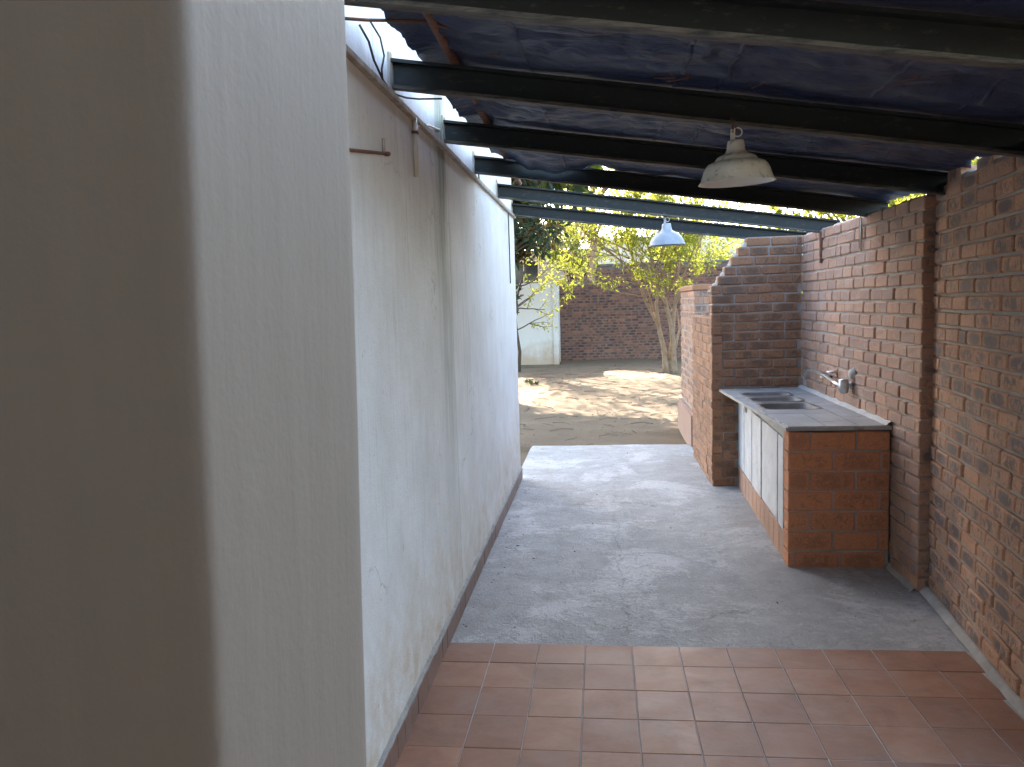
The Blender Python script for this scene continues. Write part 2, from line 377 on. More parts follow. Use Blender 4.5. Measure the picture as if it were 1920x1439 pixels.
def lay_bricks(parent, o, u, nrm, rows, course, pitch, joint, mat, limit=300, D=.1, seed=1, proud=0., key=None, skip=None):
    """rows: list of (z, u0, u1). u = direction along the face, nrm = outward normal."""
    rnd = random.Random(seed); o = Vector(o); u = Vector(u).normalized(); nrm = Vector(nrm).normalized()
    H = course - joint; Ls = pitch - joint
    items = []
    for ri, (z, a, b) in enumerate(rows):
        x = a - (pitch*.5 if ri % 2 else 0.) - rnd.uniform(0, .02)
        while x < b - .015:
            x1 = x + pitch
            if rnd.random() < .05: x1 = x + pitch*rnd.choice((.5, .75))
            s, e = max(x, a), min(x1 - joint, b)
            if e - s > .03:
                items.append((s, e, z))
            x = x1
    if skip: items = [t for t in items if not skip((t[0]+t[1])/2, t[2])]
    if key: items.sort(key=lambda t: key(o + u*((t[0]+t[1])/2) + Vector((0, 0, t[2]))))
    pool = brick_pool(Ls, H, D, mat)
    # face basis: brick local x -> ex, local y (into the wall) -> -nrm ; keep it right handed
    ex = Vector((0, 0, 1)).cross(nrm).normalized() ; flip = ex.dot(u) < 0
    rest = MB(); ruv = []
    for i, (s, e, z) in enumerate(items):
        org = o + u*(e if flip else s) + Vector((0, 0, z + joint*.5)) + nrm*(proud + rnd.uniform(-.005, .005))
        Rm = Matrix((ex, -nrm, Vector((0, 0, 1)))).transposed()
        Rm = Rm @ Matrix.Rotation(rnd.gauss(0, .006), 3, 'Y') @ Matrix.Rotation(rnd.gauss(0, .008), 3, 'Z')
        me = pool[rnd.randrange(len(pool))]; sx = (e-s)/Ls
        if i < limit:
            b = link('brick', me, parent, org)
            b.rotation_euler = Rm.to_euler(); b.scale = (sx, 1, rnd.uniform(.97, 1.02))
        else:
            i0 = len(rest.v)
            for v in me.vertices: rest.v.append(org + Rm @ Vector((v.co.x*sx, v.co.y, v.co.z)))
            for p in me.polygons:
                rest.f.append([i0+k for k in p.vertices]); ruv += [tuple(me.uv_layers[0].data[l].uv) for l in p.loop_indices]
    if rest.v:
        me = rest.mesh('brick_field', mat, WL[parent.name]); ul = me.uv_layers.new(name='UVMap')
        for k, uvv in enumerate(ruv): ul.data[k].uv = uvv
        tag(link('brick_field', me, parent, WL[parent.name]), kind='stuff')
    return len(items)

# ------------------------------------------------------------------ ground, concrete, tiles
def axis(a, b, st, ends): 
    n = int(round((b-a)/st)); return sorted([a+(b-a)*k/n for k in range(n+1)] + ends)
def sheet(name, xs, ys, zf, mat, smooth=True):
    V = [(x, y, zf(x, y)) for y in ys for x in xs]; n = len(xs)
    F = [[j*n+i, j*n+i+1, (j+1)*n+i+1, (j+1)*n+i] for j in range(len(ys)-1) for i in range(n-1)]
    m = MB(); m.v = V; m.f = F
    return m.obj(name, mat, None, (0, 0, 0), smooth)
def gz(x, y):
    if -9 < x < 7 and 10.02 < y < 27.5:
        return -.035 + .035*fbm(x*.6, y*.6) + .012*fbm(x*1.8, y*1.8, 3, 3)
    return -.07
ground = sheet('ground', axis(-9, 7, .1, [-600, -200, -60, -20, 20, 60, 200, 600]), axis(9.9, 27.6, .1, [-600, -200, -50, -10, 35, 60, 200, 600, 1500]), gz, 'dirt')
tag(ground, kind='structure', label='bare brown dirt of the sunny back yard')
def cz(x, y):
    e = min(1, (y-4.075)/.15, (10.1-y)/.1)
    return -.004 + .006*fbm(x*1.3, y*1.3) + .0035*fbm(x*7, y*7, 2, 3) - .004*(1-max(0, e))
xs = axis(-.90, 1.93, .03, []); ys = axis(4.075, 10.08, .03, [])
conc = sheet('concrete_floor', xs, ys, cz, 'concrete'); tag(conc, kind='structure', label='rough cracked grey concrete floor of the passage')
m = MB(); m.quadbox((-.92, 4.078, -.3), (1.95, 10.075, -.03)); o = m.obj('concrete_edge', 'concrete', conc)

TX, TY, TP = .24, .2601, .8328
tf = MB().quadbox((-.87, -2.9, -.2), (1.95, 4.072, .0010)).obj('tile_floor', 'grout', None); tag(tf, kind='structure', label='terracotta tiled floor with pale grout')
rows_y = [(4.07, 3.8403)] + [(3.8403-k*TY, 3.8403-(k+1)*TY) for k in range(9)]
tile_cache = {}
rnd = random.Random(5)
for (ya, yb) in rows_y:
    for c in range(11):
        x0, x1 = c*TX-TP, (c+1)*TX-TP
        wr = 1.305+.113*yb
        if c == 0: x0 = -.851
        x1 = min(x1, 1.37+.113*((ya+yb)/2)-.034)
        if x1 - x0 < .04: continue
        k = (round(x1-x0, 3), round(ya-yb, 3))
        if k not in tile_cache:
            L, D = k; q = MB().quadbox((.002, .002, -.012), (L-.002, D-.002, 0))
            t = q.obj('tile', 'tile', tf); bevel(t, .0018); tile_cache[k] = t.data; t.location = (x0, yb, .004)
        else:
            t = link('tile', tile_cache[k], tf, (x0, yb, .004))
        t.location.z += rnd.uniform(-.0012, .0018); t.rotation_euler = (rnd.gauss(0, .0012), rnd.gauss(0, .0012), rnd.gauss(0, .002))
yb = rows_y[-1][1]
MB().quadbox((-.851, -2.9, -.01), (1.9, yb-.003, .004)).obj('tiled_area', 'tile', tf)

# ------------------------------------------------------------------ left house wall
LW = -.853
lw = MB().quadbox((-1.6, -2.898, -.1), (LW-.012, 8.12, 3.3)).obj('plaster_wall', 'plaster', None, (0, 0, 0))
tag(lw, 'tall white plastered house wall with green and brown run-off stains', 'wall')
def leaf_panel(y0, y1, name):
    nx = max(2, int((y1-y0)/.12)); nz = 22; V = []; F = []
    for j in range(nz+1):
        for i in range(nx+1):
            y = y0+(y1-y0)*i/nx; z = -.05+2.715*j/nz
            V.append((LW + .004*fbm(y*.9, z*.9, 7) - (.004 if j == nz else 0), y, z))
    n = nx+1
    for j in range(nz):
        for i in range(nx): a = j*n+i; F.append([a, a+1, a+n+1, a+n])
    back = len(V)
    ring = [i for i in range(n)] + [j*n+nx for j in range(1, nz+1)] + [nz*n+i for i in range(nx-1, -1, -1)] + [j*n for j in range(nz-1, 0, -1)]
    for r in ring: v = V[r]; V.append((LW-.03, v[1], v[2]))
    for k in range(len(ring)): a, b = k, (k+1) % len(ring); F.append([ring[b], ring[a], back+a, back+b])
    q = MB(); q.v = [Vector(v) for v in V]; q.f = F
    return q.obj(name, 'plaster', lw, (0, 0, 0), False)
leaf_panel(-2.897, 4.585, 'plaster_panel'); leaf_panel(4.592, 8.125, 'plaster_panel')
MB().quadbox((LW-.02, -2.89, -.05), (LW-.008, 8.1, 2.66)).obj('joint_backing', 'mortar_dk', lw)
# batten along the step in the wall, in lengths
y = .8; rnd = random.Random(3)
while y < 8.1:
    y1 = min(y + rnd.uniform(.9, 1.4), 8.17)
    q = MB().quadbox((LW-.006, y, 2.662), (LW+.020+rnd.uniform(-.003, .003), y1-.006, 2.690+rnd.uniform(-.002, .002)))
    bevel(q.obj('batten', 'lumber', lw), .003); y = y1
# skirting
y = 1.2; rnd = random.Random(8); sk = {}
while y < 8.13:
    L = rnd.choice((.12, .12, .16, .2, .24)); L = min(L, 8.14-y)
    if L < .03: break
    k = round(L, 3)
    if k not in sk:
        t = bevel(MB().quadbox((0, .0015, 0), (.011, L-.0015, .108)).obj('skirting_tile', 'skirt', lw), .0015); sk[k] = t.data
    else: t = link('skirting_tile', sk[k], lw)
    t.location = (LW+.006+rnd.uniform(-.0015, .0015), y, .002+rnd.uniform(-.002, .002)); y += L
q = MB()                                      # rough mortar bed on top of the skirting
n = 260; ring = []
for k in range(n+1):
    y = 1.2+6.93*k/n; a = .126+.010*N(y*9, 1)+.006*N(y*31, 4); b = .017+.003*N(y*14, 2)
    ring.append([(LW-.004, y, .02), (LW+.006, y, .02), (LW+b, y, .109), (LW+b-.004, y, a-.006), (LW-.004, y, a)])
for k, r in enumerate(ring):
    q.v += [Vector(p) for p in r]
    if k:
        for j in range(4): a = (k-1)*5+j; q.f.append([a, a+1, a+6, a+5])
q.f.append([0, 1, 2, 3, 4]); q.f.append([n*5+4-j for j in range(5)])
q.obj('skirting_bed', 'mortar', lw)

rw = MB().quadbox((-1.6, -3.2, -.1), (2.6, -2.9, 2.95)).obj('rear_bounce_wall', 'bounce', None); tag(rw, 'unseen cream wall added at the rear to dim light and bounce it', 'wall')  # added out of view to shade the pillar front and bounce warm light
sw = MB().quadbox((1.62, -2.898, -.1), (1.85, 1.25, 2.45)).obj('side_light_blocker', 'bounce', None); tag(sw, 'unseen cream side wall added to limit light on the pillar', 'wall')  # unseen wall placed to cut the side light on the pillar
ps = MB().quadbox((-1.6, -2.78, 2.99), (1.84, .86, 3.12)).obj('skylight_blocker', 'bounce', None); tag(ps, 'unseen flat skylight-blocking porch roof slab behind the pillar', 'light blocker')  # added overhead, out of view, to hold back skylight around the pillar
# ------------------------------------------------------------------ near plaster pillar
lean = .022
V = []
zs = [-.05+.08*k for k in range(39)]
prof = [(-1.3, .381), (-.9, .381), (-.55, .381), (-.32, .381), (-.214, .381), (-.208, .3812), (-.2035, .3828), (-.2008, .3862), (-.2, .392), (-.2, .403), (-.199, .45), (-.198, .5), (-.1965, .56), (-.1955, .61), (-.196, .624), (-.1985, .630), (-.2045, .6335), (-.22, .6345), (-.6, .6345), (-1.3, .6345)]
q = MB()
for z in zs:
    for (x, y) in prof:
        jx = .0012*N(z*4, y*6, 2) + .0008*N(z*17, y*20, 3); jy = .0012*N(z*4, x*8, 6)
        q.v.append(Vector((x + lean*(z-CAM_Z) + jx, y + jy, z)))
n = len(prof)
for k in range(len(zs)-1):
    for j in range(n-1): a = k*n+j; q.f.append([a, a+1, a+n+1, a+n])
q.f.append([(len(zs)-1)*n+j for j in range(n)]); q.f.append([j for j in range(n)][::-1])
pil = q.obj('plaster_pillar', 'pillar', None, (0, 0, 0), True); tag(pil, 'large cream painted plaster pillar with a softly rounded corner', 'pillar')

# ------------------------------------------------------------------ right brick wall
CO = .0875; RX = 1.86
cam_d = lambda p: (Vector(p)-Vector((0, 0, CAM_Z))).length
# far panel
fp = MB().quadbox((RX+.014, 4.93, -.1), (RX+.22, 7.76, 2.352)).obj('brick_wall', 'mortar', None, (RX, 4.93, 0))
tag(fp, 'face brick wall panel behind the wash trough, with taps on it', 'wall')
rows = [(k*CO-.005, 4.92, 7.748) for k in range(27)]
behind = lambda uu, z: z < .83 and uu > 5.47
lay_bricks(fp, (RX, 0, 0), (0, 1, 0), (-1, 0, 0), rows, CO, .232, .013, 'brick_pale', 300, .1, 2, 0, cam_d, behind)
# end return of that panel, facing the camera
rows = [(k*CO-.005, RX+.002, RX+.16) for k in range(27)]
lay_bricks(fp, (0, 4.918, 0), (1, 0, 0), (0, -1, 0), rows, CO, .34, .011, 'brick', 0, .1, 3)
# near panel, slightly splayed
nd = Vector((.113, 1, 0)).normalized(); nn = Vector((-nd.y, nd.x, 0))
def nx_(y): return 1.37+.113*y
b0, b1 = Vector((nx_(2.85), 2.85, 0)), Vector((nx_(4.99), 4.99, 0))
off = -nn
npn = MB().hexa([b0+off*.015+Vector((0, 0, -.1)), b0+off*.22+Vector((0, 0, -.1)), b1+off*.22+Vector((0, 0, -.1)), b1+off*.015+Vector((0, 0, -.1)),
                 b0+off*.015+Vector((0, 0, 2.395)), b0+off*.22+Vector((0, 0, 2.395)), b1+off*.22+Vector((0, 0, 2.395)), b1+off*.015+Vector((0, 0, 2.395))]).obj('brick_wall', 'mortar', None, (1.9, 4.9, 0))
tag(npn, 'flashed face brick wall panel with dark blue-grey brick centres beside the terracotta tiles', 'wall')
u_of = lambda y: (y-2.85)/nd.y
rows = [(k*CO+.028, 0., u_of(4.955)) for k in range(27)]
lay_bricks(npn, b0, nd, nn, rows, CO, .234, .013, 'brick', 300, .1, 4, 0, lambda p: abs(p.y-4.6) if p.y > 3.2 else 9+3.2-p.y)
# capping bricks and mortar lumps on the wall heads
rnd = random.Random(21)
capm = [brick_mesh('coping_brick', .222, .07, .105, 'brick', rnd, .006) for _ in range(5)]
def cap_row(parent, o, u, n_, L, z, lack=.1):
    ex = Vector((0, 0, 1)).cross(n_).normalized(); s = 0; flip = ex.dot(u) < 0
    while s < L-.05:
        ln = min(rnd.choice((.222, .222, .15)), L-s)
        if rnd.random() > lack:
            b = link('coping_brick', rnd.choice(capm), parent, Vector(o)+u*(s+ln if flip else s)+Vector((0, 0, z+rnd.uniform(-.006, .004))))
            b.rotation_euler = (Matrix((ex, -n_, Vector((0, 0, 1)))).transposed() @ Matrix.Rotation(rnd.gauss(0, .03), 3, 'Y')).to_euler(); b.scale = (ln/.222*.97, 1, rnd.uniform(.75, 1.05))
        s += ln+.012
cap_row(npn, b0, nd, nn, u_of(4.9), 2.385, .22)
def lump_row(parent, o, u, n_, L, z, w=.2, h=.02, seed=0, mat='mortar'):
    q = MB(); n = int(L/.03)
    for k in range(n+1):
        s = L*k/n; hh = h*(.6+.9*N(s*7, seed)+.5*N(s*23, seed)); o1 = .004*N(s*9, seed+3)
        for d, zz in ((.012+o1, 0), (.022+o1, max(.003, hh*.8)), (w*.5, max(.004, hh)), (w, 0)):
            q.v.append(Vector(o)+u*s-n_*d+Vector((0, 0, z+zz)))
        if k:
            for j in range(3): a = (k-1)*4+j; q.f.append([a, a+1, a+5, a+4])
    q.obj('mortar_bed', mat, parent, WL[parent.name], True)
lump_row(npn, b0, nd, nn, u_of(4.98), 2.39, .2, .03, 4)
lump_row(fp, (RX, 4.93, 0), Vector((0, 1, 0)), Vector((-1, 0, 0)), 2.82, 2.349, .2, .022, 6)
# cement fillet along the wall foot
q = MB(); nseg = 120
for k in range(nseg+1):
    y = 2.85+2.09*k/nseg; xw = nx_(y); wdt = .034+.006*N(y*6, 2)+.02*max(0, (y-4.05))
    for dx, z in ((-wdt, .006), (-wdt*.75, .016+.004*N(y*11, 1)), (-.008, .036+.005*N(y*9, 5)), (.02, .03)):
        q.v.append(Vector((xw+dx, y, z)))
    if k:
        for j in range(3): a = (k-1)*4+j; q.f.append([a+4, a+5, a+1, a])
q.obj('cement_fillet', 'mortar', npn, WL[npn.name], True)
# fillet against far panel
q = MB()
for k in range(31):
    y = 4.93+.5*k/30
    for dx, z in ((-.03-.006*N(y*9, 1), -.002), (-.012, .012), (.012, .022)):
        q.v.append(Vector((RX+dx, y, z)))
    if k:
        for j in range(2): a = (k-1)*3+j; q.f.append([a+3, a+4, a+1, a])
q.obj('cement_fillet', 'mortar', fp, WL[fp.name], True)

# ------------------------------------------------------------------ stepped braai wall at the end of the trough
FY = 7.75; FX = 1.04
fin = MB(); steps = []
for k in range(27):
    z = k*CO-.005; x0 = FX if k < 22 else FX + .062*(k-21)
    if k == 26: x0 += .02
    steps.append((z, x0))
    fin.quadbox((x0+.012, FY+.013, z), (RX+.009, FY+.22, z+CO))
fw_ = fin.obj('stepped_wall', 'mortar', None, (1.45, FY, 0)); tag(fw_, 'red-brown brick wall with a raking stepped top at the end of the wash trough', 'wall')
rows = [(z, x0, RX-.002) for z, x0 in steps]
lay_bricks(fw_, (0, FY, 0), (1, 0, 0), (0, -1, 0), rows, CO, .232, .012, 'brick_fin', 300, .1, 6, 0, None, lambda uu, z: z < .83 and uu > 1.36)
rows = [(z, FY+.11, FY+.225) for z, x0 in steps[19:22]]
lay_bricks(fw_, (FX, 0, 0), (0, 1, 0), (-1, 0, 0), rows, CO, .232, .012, 'brick_fin', 300, .1, 16)
q = MB(); nr = 30                            # mortar raked over the stepped edge
for k in range(nr+1):
    t = k/nr; x = FX-.008+.335*t; z = 1.855+.455*t+.012*N(k*.9, 3)
    for d, (dy, dn) in enumerate(((.014, .06), (.016, .012), (.05, -.008), (.13, -.012), (.20, -.004), (.215, .06))):
        jj = .014*N(k*.8, d*1.7)+.008*N(k*2.3, d*3.1); q.v.append(Vector((x+.805*(dn+jj), FY+dy+.006*N(k*1.3, d), z-.593*(dn+jj))))
    if k:
        for d in range(5): a = (k-1)*6+d; q.f.append([a+6, a+7, a+1, a])
q.obj('mortar_dressing', 'mortar', fw_, WL[fw_.name], False)
# low leaf running away from it
lf = MB().quadbox((FX+.010, FY+.02, -.08), (FX+.10, 9.36, 1.60)).obj('low_brick_wall', 'mortar_dk', None, (FX+.05, 8.5, 0))
tag(lf, 'narrow low brick wall running from the stepped wall toward the yard', 'wall')
rows = [(k*CO-.04, FY-.003, 9.37) for k in range(19)]
lay_bricks(lf, (FX-.002, 0, 0), (0, 1, 0), (-1, 0, 0), rows, CO, .232, .010, 'brick_fin', 300, .095, 9)
# sunlit pier at the corner of the yard
pr = MB().quadbox((1.135, 9.95, -.08), (1.62, 11.55, 1.90)).obj('brick_pier', 'mortar', None, (1.35, 10.7, 0))
tag(pr, 'sunlit brick fireplace pier with pale plinth standing in the dirt', 'pier')
rows = [(.42+k*CO, 9.945, 11.555) for k in range(17)]
lay_bricks(pr, (1.125, 0, 0), (0, 1, 0), (-1, 0, 0), rows, CO, .232, .010, 'brick', 300, .1, 10)
rows = [(.42+k*CO, 1.128, 1.62) for k in range(17)]
lay_bricks(pr, (0, 9.94, 0), (1, 0, 0), (0, -1, 0), rows, CO, .232, .010, 'brick', 300, .1, 11)
bevel(MB().quadbox((1.075, 9.88, -.08), (1.66, 11.62, .40)).obj('plinth', 'brick_pale', pr), .02, 2)
bevel(MB().quadbox((1.11, 9.92, 1.905), (1.66, 11.6, 1.975)).obj('lintel', 'brick_fin', pr), .01, 1)

# ------------------------------------------------------------------ wash trough
SY0, SY1 = 5.372, 7.745
fx = lambda y: 1.213 + (y-SY0)*(.07/2.37)      # front face drifts away from the passage
CT = .94
su = link('wash_trough', None, None, (1.5, 6.5, 0)); tag(su, 'brick wash trough with grey screed top, sunken bowls and white boarded front', 'wash trough')
ec = MB().quadbox((1.222, SY0+.010, -.03), (RX-.004, SY0+.135, .905)).obj('end_wall', 'mortar', su, (1.5, SY0, 0))
MC = .1345
rows = [(k*MC-.03, 1.213, RX-.006) for k in range(7)]
# big bricks on the end
def big(parent, o, u, n_, rows, pitch, seed): return lay_bricks(parent, o, u, n_, rows, MC, pitch, .011, 'brick_big', 300, .1, seed)
rnd = random.Random(2)
nrm = Vector((0, -1, 0)); pool = brick_pool(.29-.011, MC-.011, .1, 'brick_big')
for ri, (z, a, b) in enumerate(rows):
    x = a - (.15 if ri % 2 == 0 else .0)
    if ri == 0: x = a - .25
    while x < b-.03:
        s, e = max(a, x), min(b, x+.283)
        if e-s > .03:
            t = link('brick', rnd.choice(pool), ec, (s, SY0+rnd.uniform(-.002, .003), z+.006)); t.scale = ((e-s)/.279, 1, 1)
        x += .294
# the return of those bricks on the boarded side
for ri, (z, a, b) in enumerate(rows):
    t = link('brick', rnd.choice(pool), ec, (1.2125, SY0+.132, z+.006)); t.rotation_euler = (0, 0, -math.pi/2); t.scale = (.125/.279, .12, 1)
# boards
MB().hexa([(fx(5.5)+.05, 5.5, .02), (RX-.01, 5.5, .02), (RX-.01, SY1, .02), (fx(SY1)+.05, SY1, .02), (fx(5.5)+.05, 5.5, .735), (RX-.01, 5.5, .735), (RX-.01, SY1, .735), (fx(SY1)+.05, SY1, .735)]).obj('shade_carcass', 'iron', su, (1.5, 6.6, 0))  # blackened body stands in for the shade inside the board gaps
def slab_piece(y0, y1, z0, z1, x_out, x_in, name, mat, bw=.003):
    o = MB().hexa([(fx(y0)-x_out, y0, z0), (fx(y0)+x_in, y0, z0), (fx(y1)+x_in, y1, z0), (fx(y1)-x_out, y1, z0), (fx(y0)-x_out, y0, z1), (fx(y0)+x_in, y0, z1), (fx(y1)+x_in, y1, z1), (fx(y1)-x_out, y1, z1)]).obj(name, mat, su, (fx(y0), y0, z0))
    return bevel(o, bw)
edges = [5.508, 5.66, 6.02, 6.37, 6.79, 7.29]
edges = [5.508, 5.74, 6.42, 6.90, 7.36]
for k in range(len(edges)-1):
    slab_piece(edges[k]+.022, edges[k+1]-.022, .205+.004*(k % 2), .842-.003*(k % 3), .004-.002*(k % 2), .018, 'board', 'board')
slab_piece(7.382, 7.74, .205, .84, .0, .018, 'board', 'board')
slab_piece(5.509, 7.742, .850, .917, .002, .03, 'top_rail', 'slab', .004)
y = 5.51; rnd = random.Random(14)
while y < 7.7:
    L = min(.2+rnd.uniform(-.03, .03), 7.742-y)
    slab_piece(y+.004, y+L-.004, -.03, .195+rnd.uniform(-.006, .004), .001, .09, 'plinth_brick', 'brick_pale', .006); y += L
# counter slab: front edge line from (1.195, 5.355) to (1.105, 7.745)
ce = lambda y: 1.192 - (y-5.355)*(.088/2.39)
B = [(6.20, 6.575), (6.70, 6.97), (7.09, 7.34)]; BX0, BX1 = 1.245, 1.625
cs = MB()
def sp(xa, xb, y0, y1, z0=.918, z1=CT):
    X = lambda f, y: f(y) if callable(f) else f
    cs.hexa([(X(xa, y0), y0, z0), (X(xb, y0), y0, z0), (X(xb, y1), y1, z0), (X(xa, y1), y1, z0), (X(xa, y0), y0, z1), (X(xb, y0), y0, z1), (X(xb, y1), y1, z1), (X(xa, y1), y1, z1)])
sp(ce, BX0, 5.355, SY1); sp(BX1, RX-.003, 5.355, SY1)
prev = 5.355
for (a, b) in B: sp(BX0, BX1, prev, a); prev = b
sp(BX0, BX1, prev, SY1)
slab = cs.obj('counter_top', 'slab', su, (1.5, 6.5, .92))
def rrect(x0, x1, y0, y1, r, n=5):
    P = []
    for cx, cy, a0 in ((x1-r, y1-r, 0), (x0+r, y1-r, 90), (x0+r, y0+r, 180), (x1-r, y0+r, 270)):
        for k in range(n+1): a = R(a0+90*k/n); P.append((cx+r*math.cos(a), cy+r*math.sin(a)))
    return P
for (a, b) in B:
    q = MB(); rings = []
    for d, z, r in ((-.03, CT+.002, .085), (-.028, CT+.007, .085), (-.004, CT+.008, .075), (.004, CT+.002, .07), (.02, CT-.16, .06), (.05, CT-.19, .05)):
        rings.append([(x, y, z) for x, y in rrect(BX0+d, BX1-d, a+d, b-d, r)])
    n = len(rings[0])
    for rr in rings: q.v += [Vector(p) for p in rr]
    for k in range(len(rings)-1):
        for j in range(n): q.f.append([k*n+j, k*n+(j+1) % n, (k+1)*n+(j+1) % n, (k+1)*n+j])
    q.f.append([(len(rings)-1)*n+j for j in range(n)])
    bo = q.obj('bowl', 'bowl', su, ((BX0+BX1)/2, (a+b)/2, CT), True)
    MB().lathe([(0, .002), (.022, .002), (.026, 0)], 16, ((BX0+BX1)/2, (a+b)/2, CT-.188)).obj('drain', 'chrome', bo, ((BX0+BX1)/2, (a+b)/2, CT-.188))
rnd = random.Random(31)
y = 5.362
while y < 7.7:
    y1 = min(y+.205, 7.74)
    b = bevel(MB().quadbox((1.665, y+.003, CT), (RX-.008, y1-.003, CT+.006+rnd.uniform(0, .0015))).obj('counter_tile', 'ctile', su), .0015); y = y1
for i in range(4):
    for k in range(2):
        y0 = 5.362+.205*i; xa = max(ce(y0)+.012, 1.245+.208*k-.0) if k else ce(y0)+.014; xb = 1.452+.208*k
        bevel(MB().quadbox((xa+.002, y0+.003, CT), (xb-.003, y0+.202, CT+.006+rnd.uniform(0, .0015))).obj('counter_tile', 'ctile', su), .0015)
q = MB()                                     # cement upstand at the back
for k in range(81):
    y = 5.37+2.36*k/80; h = .03+.01*N(y*7, 3)
    for dx, z in ((-.035-.008*N(y*8, 1), CT+.004), (-.018, CT+h*.6), (.004, CT+h)): q.v.append(Vector((RX+dx, y, z)))
    if k:
        for j in range(2): a = (k-1)*3+j; q.f.append([a+3, a+4, a+1, a])
q.obj('cement_upstand', 'grout', su, (1.8, 6.5, CT), True)

# taps
tp = link('wall_tap', None, None, (RX, 6.2, 1.10)); tag(tp, 'tarnished metal wall mixer with a long curved spout above the wash trough', 'tap')
MB().lathe([(0, .055), (.030, .055), (.036, .048), (.036, -.03), (.030, -.042), (.030, -.052), (0, -.052)], 20, (1.80, 6.2, 1.115)).obj('valve_body', 'chrome', tp, (1.80, 6.2, 1.115), True)
MB().tube([(RX+.02, 6.2, 1.12), (1.80, 6.2, 1.12)], .02, 12).obj('inlet_pipe', 'chrome', tp, (1.8, 6.2, 1.12), True)
MB().lathe([(0, 0), (.032, 0), (.032, .006), (0, .008)], 16, (RX-.008, 6.2, 1.12), Matrix.Rotation(-math.pi/2, 3, 'Y')).obj('wall_flange', 'chrome', tp, (RX, 6.2, 1.12), True)
pts = [(1.80, 6.24, 1.10), (1.79, 6.42, 1.125), (1.785, 6.62, 1.15), (1.78, 6.85, 1.165), (1.775, 7.03, 1.165), (1.77, 7.14, 1.15), (1.77, 7.215, 1.11), (1.77, 7.235, 1.06), (1.77, 7.235, 1.015)]
MB().tube(pts, .0135, 12).obj('spout', 'chrome', tp, (1.78, 6.8, 1.15), True)
for yy, zz in ((6.60, 1.185), (6.78, 1.13)):
    h = MB().tube([(RX+.02, yy, zz), (1.80, yy, zz)], .012, 10).obj('tap_handle', 'chrome', tp, (1.83, yy, zz), True)
    MB().tube([(1.80, yy-.045, zz), (1.80, yy+.045, zz)], .010, 8).obj('cross_bar', 'enamel_in', h, (1.8, yy, zz), True)
MB().lathe([(0, .028), (.03, .024), (.045, .0), (.04, -.02), (0, -.024)], 14, (RX-.005, 6.17, 1.21), Matrix.Rotation(-math.pi/2, 3, 'Y')).obj('plaster_patch', 'grout', tp, (RX, 6.17, 1.21), True)

# small fixings on the brick wall
q = MB(); q.tube([(RX-.012, 6.0, 2.33), (RX-.012, 6.0, 2.10)], .008, 8)
tag(q.obj('conduit_stub', 'conduit', None, (RX-.01, 6.0, 2.1), True), 'thin pale conduit stub running down the brick wall head', 'conduit')
MB().tube([(RX-.012, 6.03, 2.33), (RX-.010, 6.035, 2.12)], .004, 6).obj('cable', 'wire', bpy.data.objects['conduit_stub'], (RX-.01, 6.03, 2.2), True)
q = MB().quadbox((RX-.016, 7.052, 2.07), (RX+.01, 7.09, 2.33)); tag(bevel(q.obj('dark_slot_strip', 'rust', None, (RX, 7.07, 2.07)), .003), 'dark rust-coloured strip standing in for a vertical slot in the brick wall', 'slot strip')  # dark strip in place of a dark vertical gap in the brickwork

# ------------------------------------------------------------------ roof: beams, pipe, tarpaulin
ZL, SL = 2.845, .1415
rz = lambda x: ZL - SL*(x+.865)
BE = [(2.43, 2.57), (3.45, 3.67), (4.60, 4.79), (5.69, 5.96), (6.95, 7.15), (8.10, 8.02)]
BE = [(1.2, 1.32), (.05, .15)][::-1] + BE
BL = {2: 'dark green steel roof beam, first clear of the pillar', 3: 'dark green steel roof beam from which the cream lamp hangs',
      4: 'dark green steel roof beam resting where the brick wall steps', 5: 'dark steel roof beam at the drooping end of the tarpaulin',
      6: 'bare steel roof beam from which the silver lamp hangs', 7: 'outermost bare steel roof beam at the end of the white wall'}
BH = .122
rnd = random.Random(77)
for bi, (ya, yb) in enumerate(BE):
    q = MB(); xa, xb = -.885, 2.02; n = 24
    secs = [(0, 0), (0, BH), (-.048, BH), (-.048, BH-.014), (-.010, BH-.014), (-.010, .014), (-.048, .014), (-.048, 0)]
    for k in range(n+1):
        x = xa+(xb-xa)*k/n; yy = ya+(yb-ya)*(x+.865)/2.725; zt = rz(x)-BH+.003*N(x*1.1, bi*3.3)-{6: .012, 7: .042}.get(bi, 0)
        for (dy, dz) in secs: q.v.append(Vector((x, yy+dy+.0015*N(x*5, bi, dz*20), zt+dz+.0015*N(x*6, bi+9, dy*30))))
    m_ = len(secs)
    for k in range(n):
        for j in range(m_): a = k*m_+j; b = k*m_+(j+1) % m_; q.f.append([a, b, b+m_, a+m_])
    q.f.append(list(range(m_))); q.f.append([n*m_+j for j in range(m_)][::-1])
    o = q.obj('roof_beam', 'beam', None, (-.86, ya, rz(-.865)-BH))
    o.data.materials.append(MAT['beam_worn'])
    for k in range(n):
        for j in (6, 7): o.data.polygons[k*m_+j].material_index = 1
    tag(o, BL.get(bi, 'dark green steel roof beam overhead behind the pillar'), 'beam', 'steel roof beams')
    # ragged mortar pocket where the beam enters the wall
    pk = MB()
    bm = bmesh.new(); bmesh.ops.create_cube(bm, size=1); bmesh.ops.subdivide_edges(bm, edges=bm.edges, cuts=3, use_grid_fill=True)
    for v in bm.verts:
        p = Vector((v.co.x*.022, v.co.y*.085, v.co.z*(BH+.035))); p += Vector((.004, .012, .014))*N(p.x*60+bi, p.y*60, p.z*40)
        pk.v.append(p + Vector((-.868, ya-.024, rz(-.865)-BH*.5)))
    for f in bm.faces: pk.f.append([v.index for v in f.verts])
    bm.free(); pk.obj('mortar_pocket', 'lumber', o, (-.86, ya, rz(-.865)-BH))

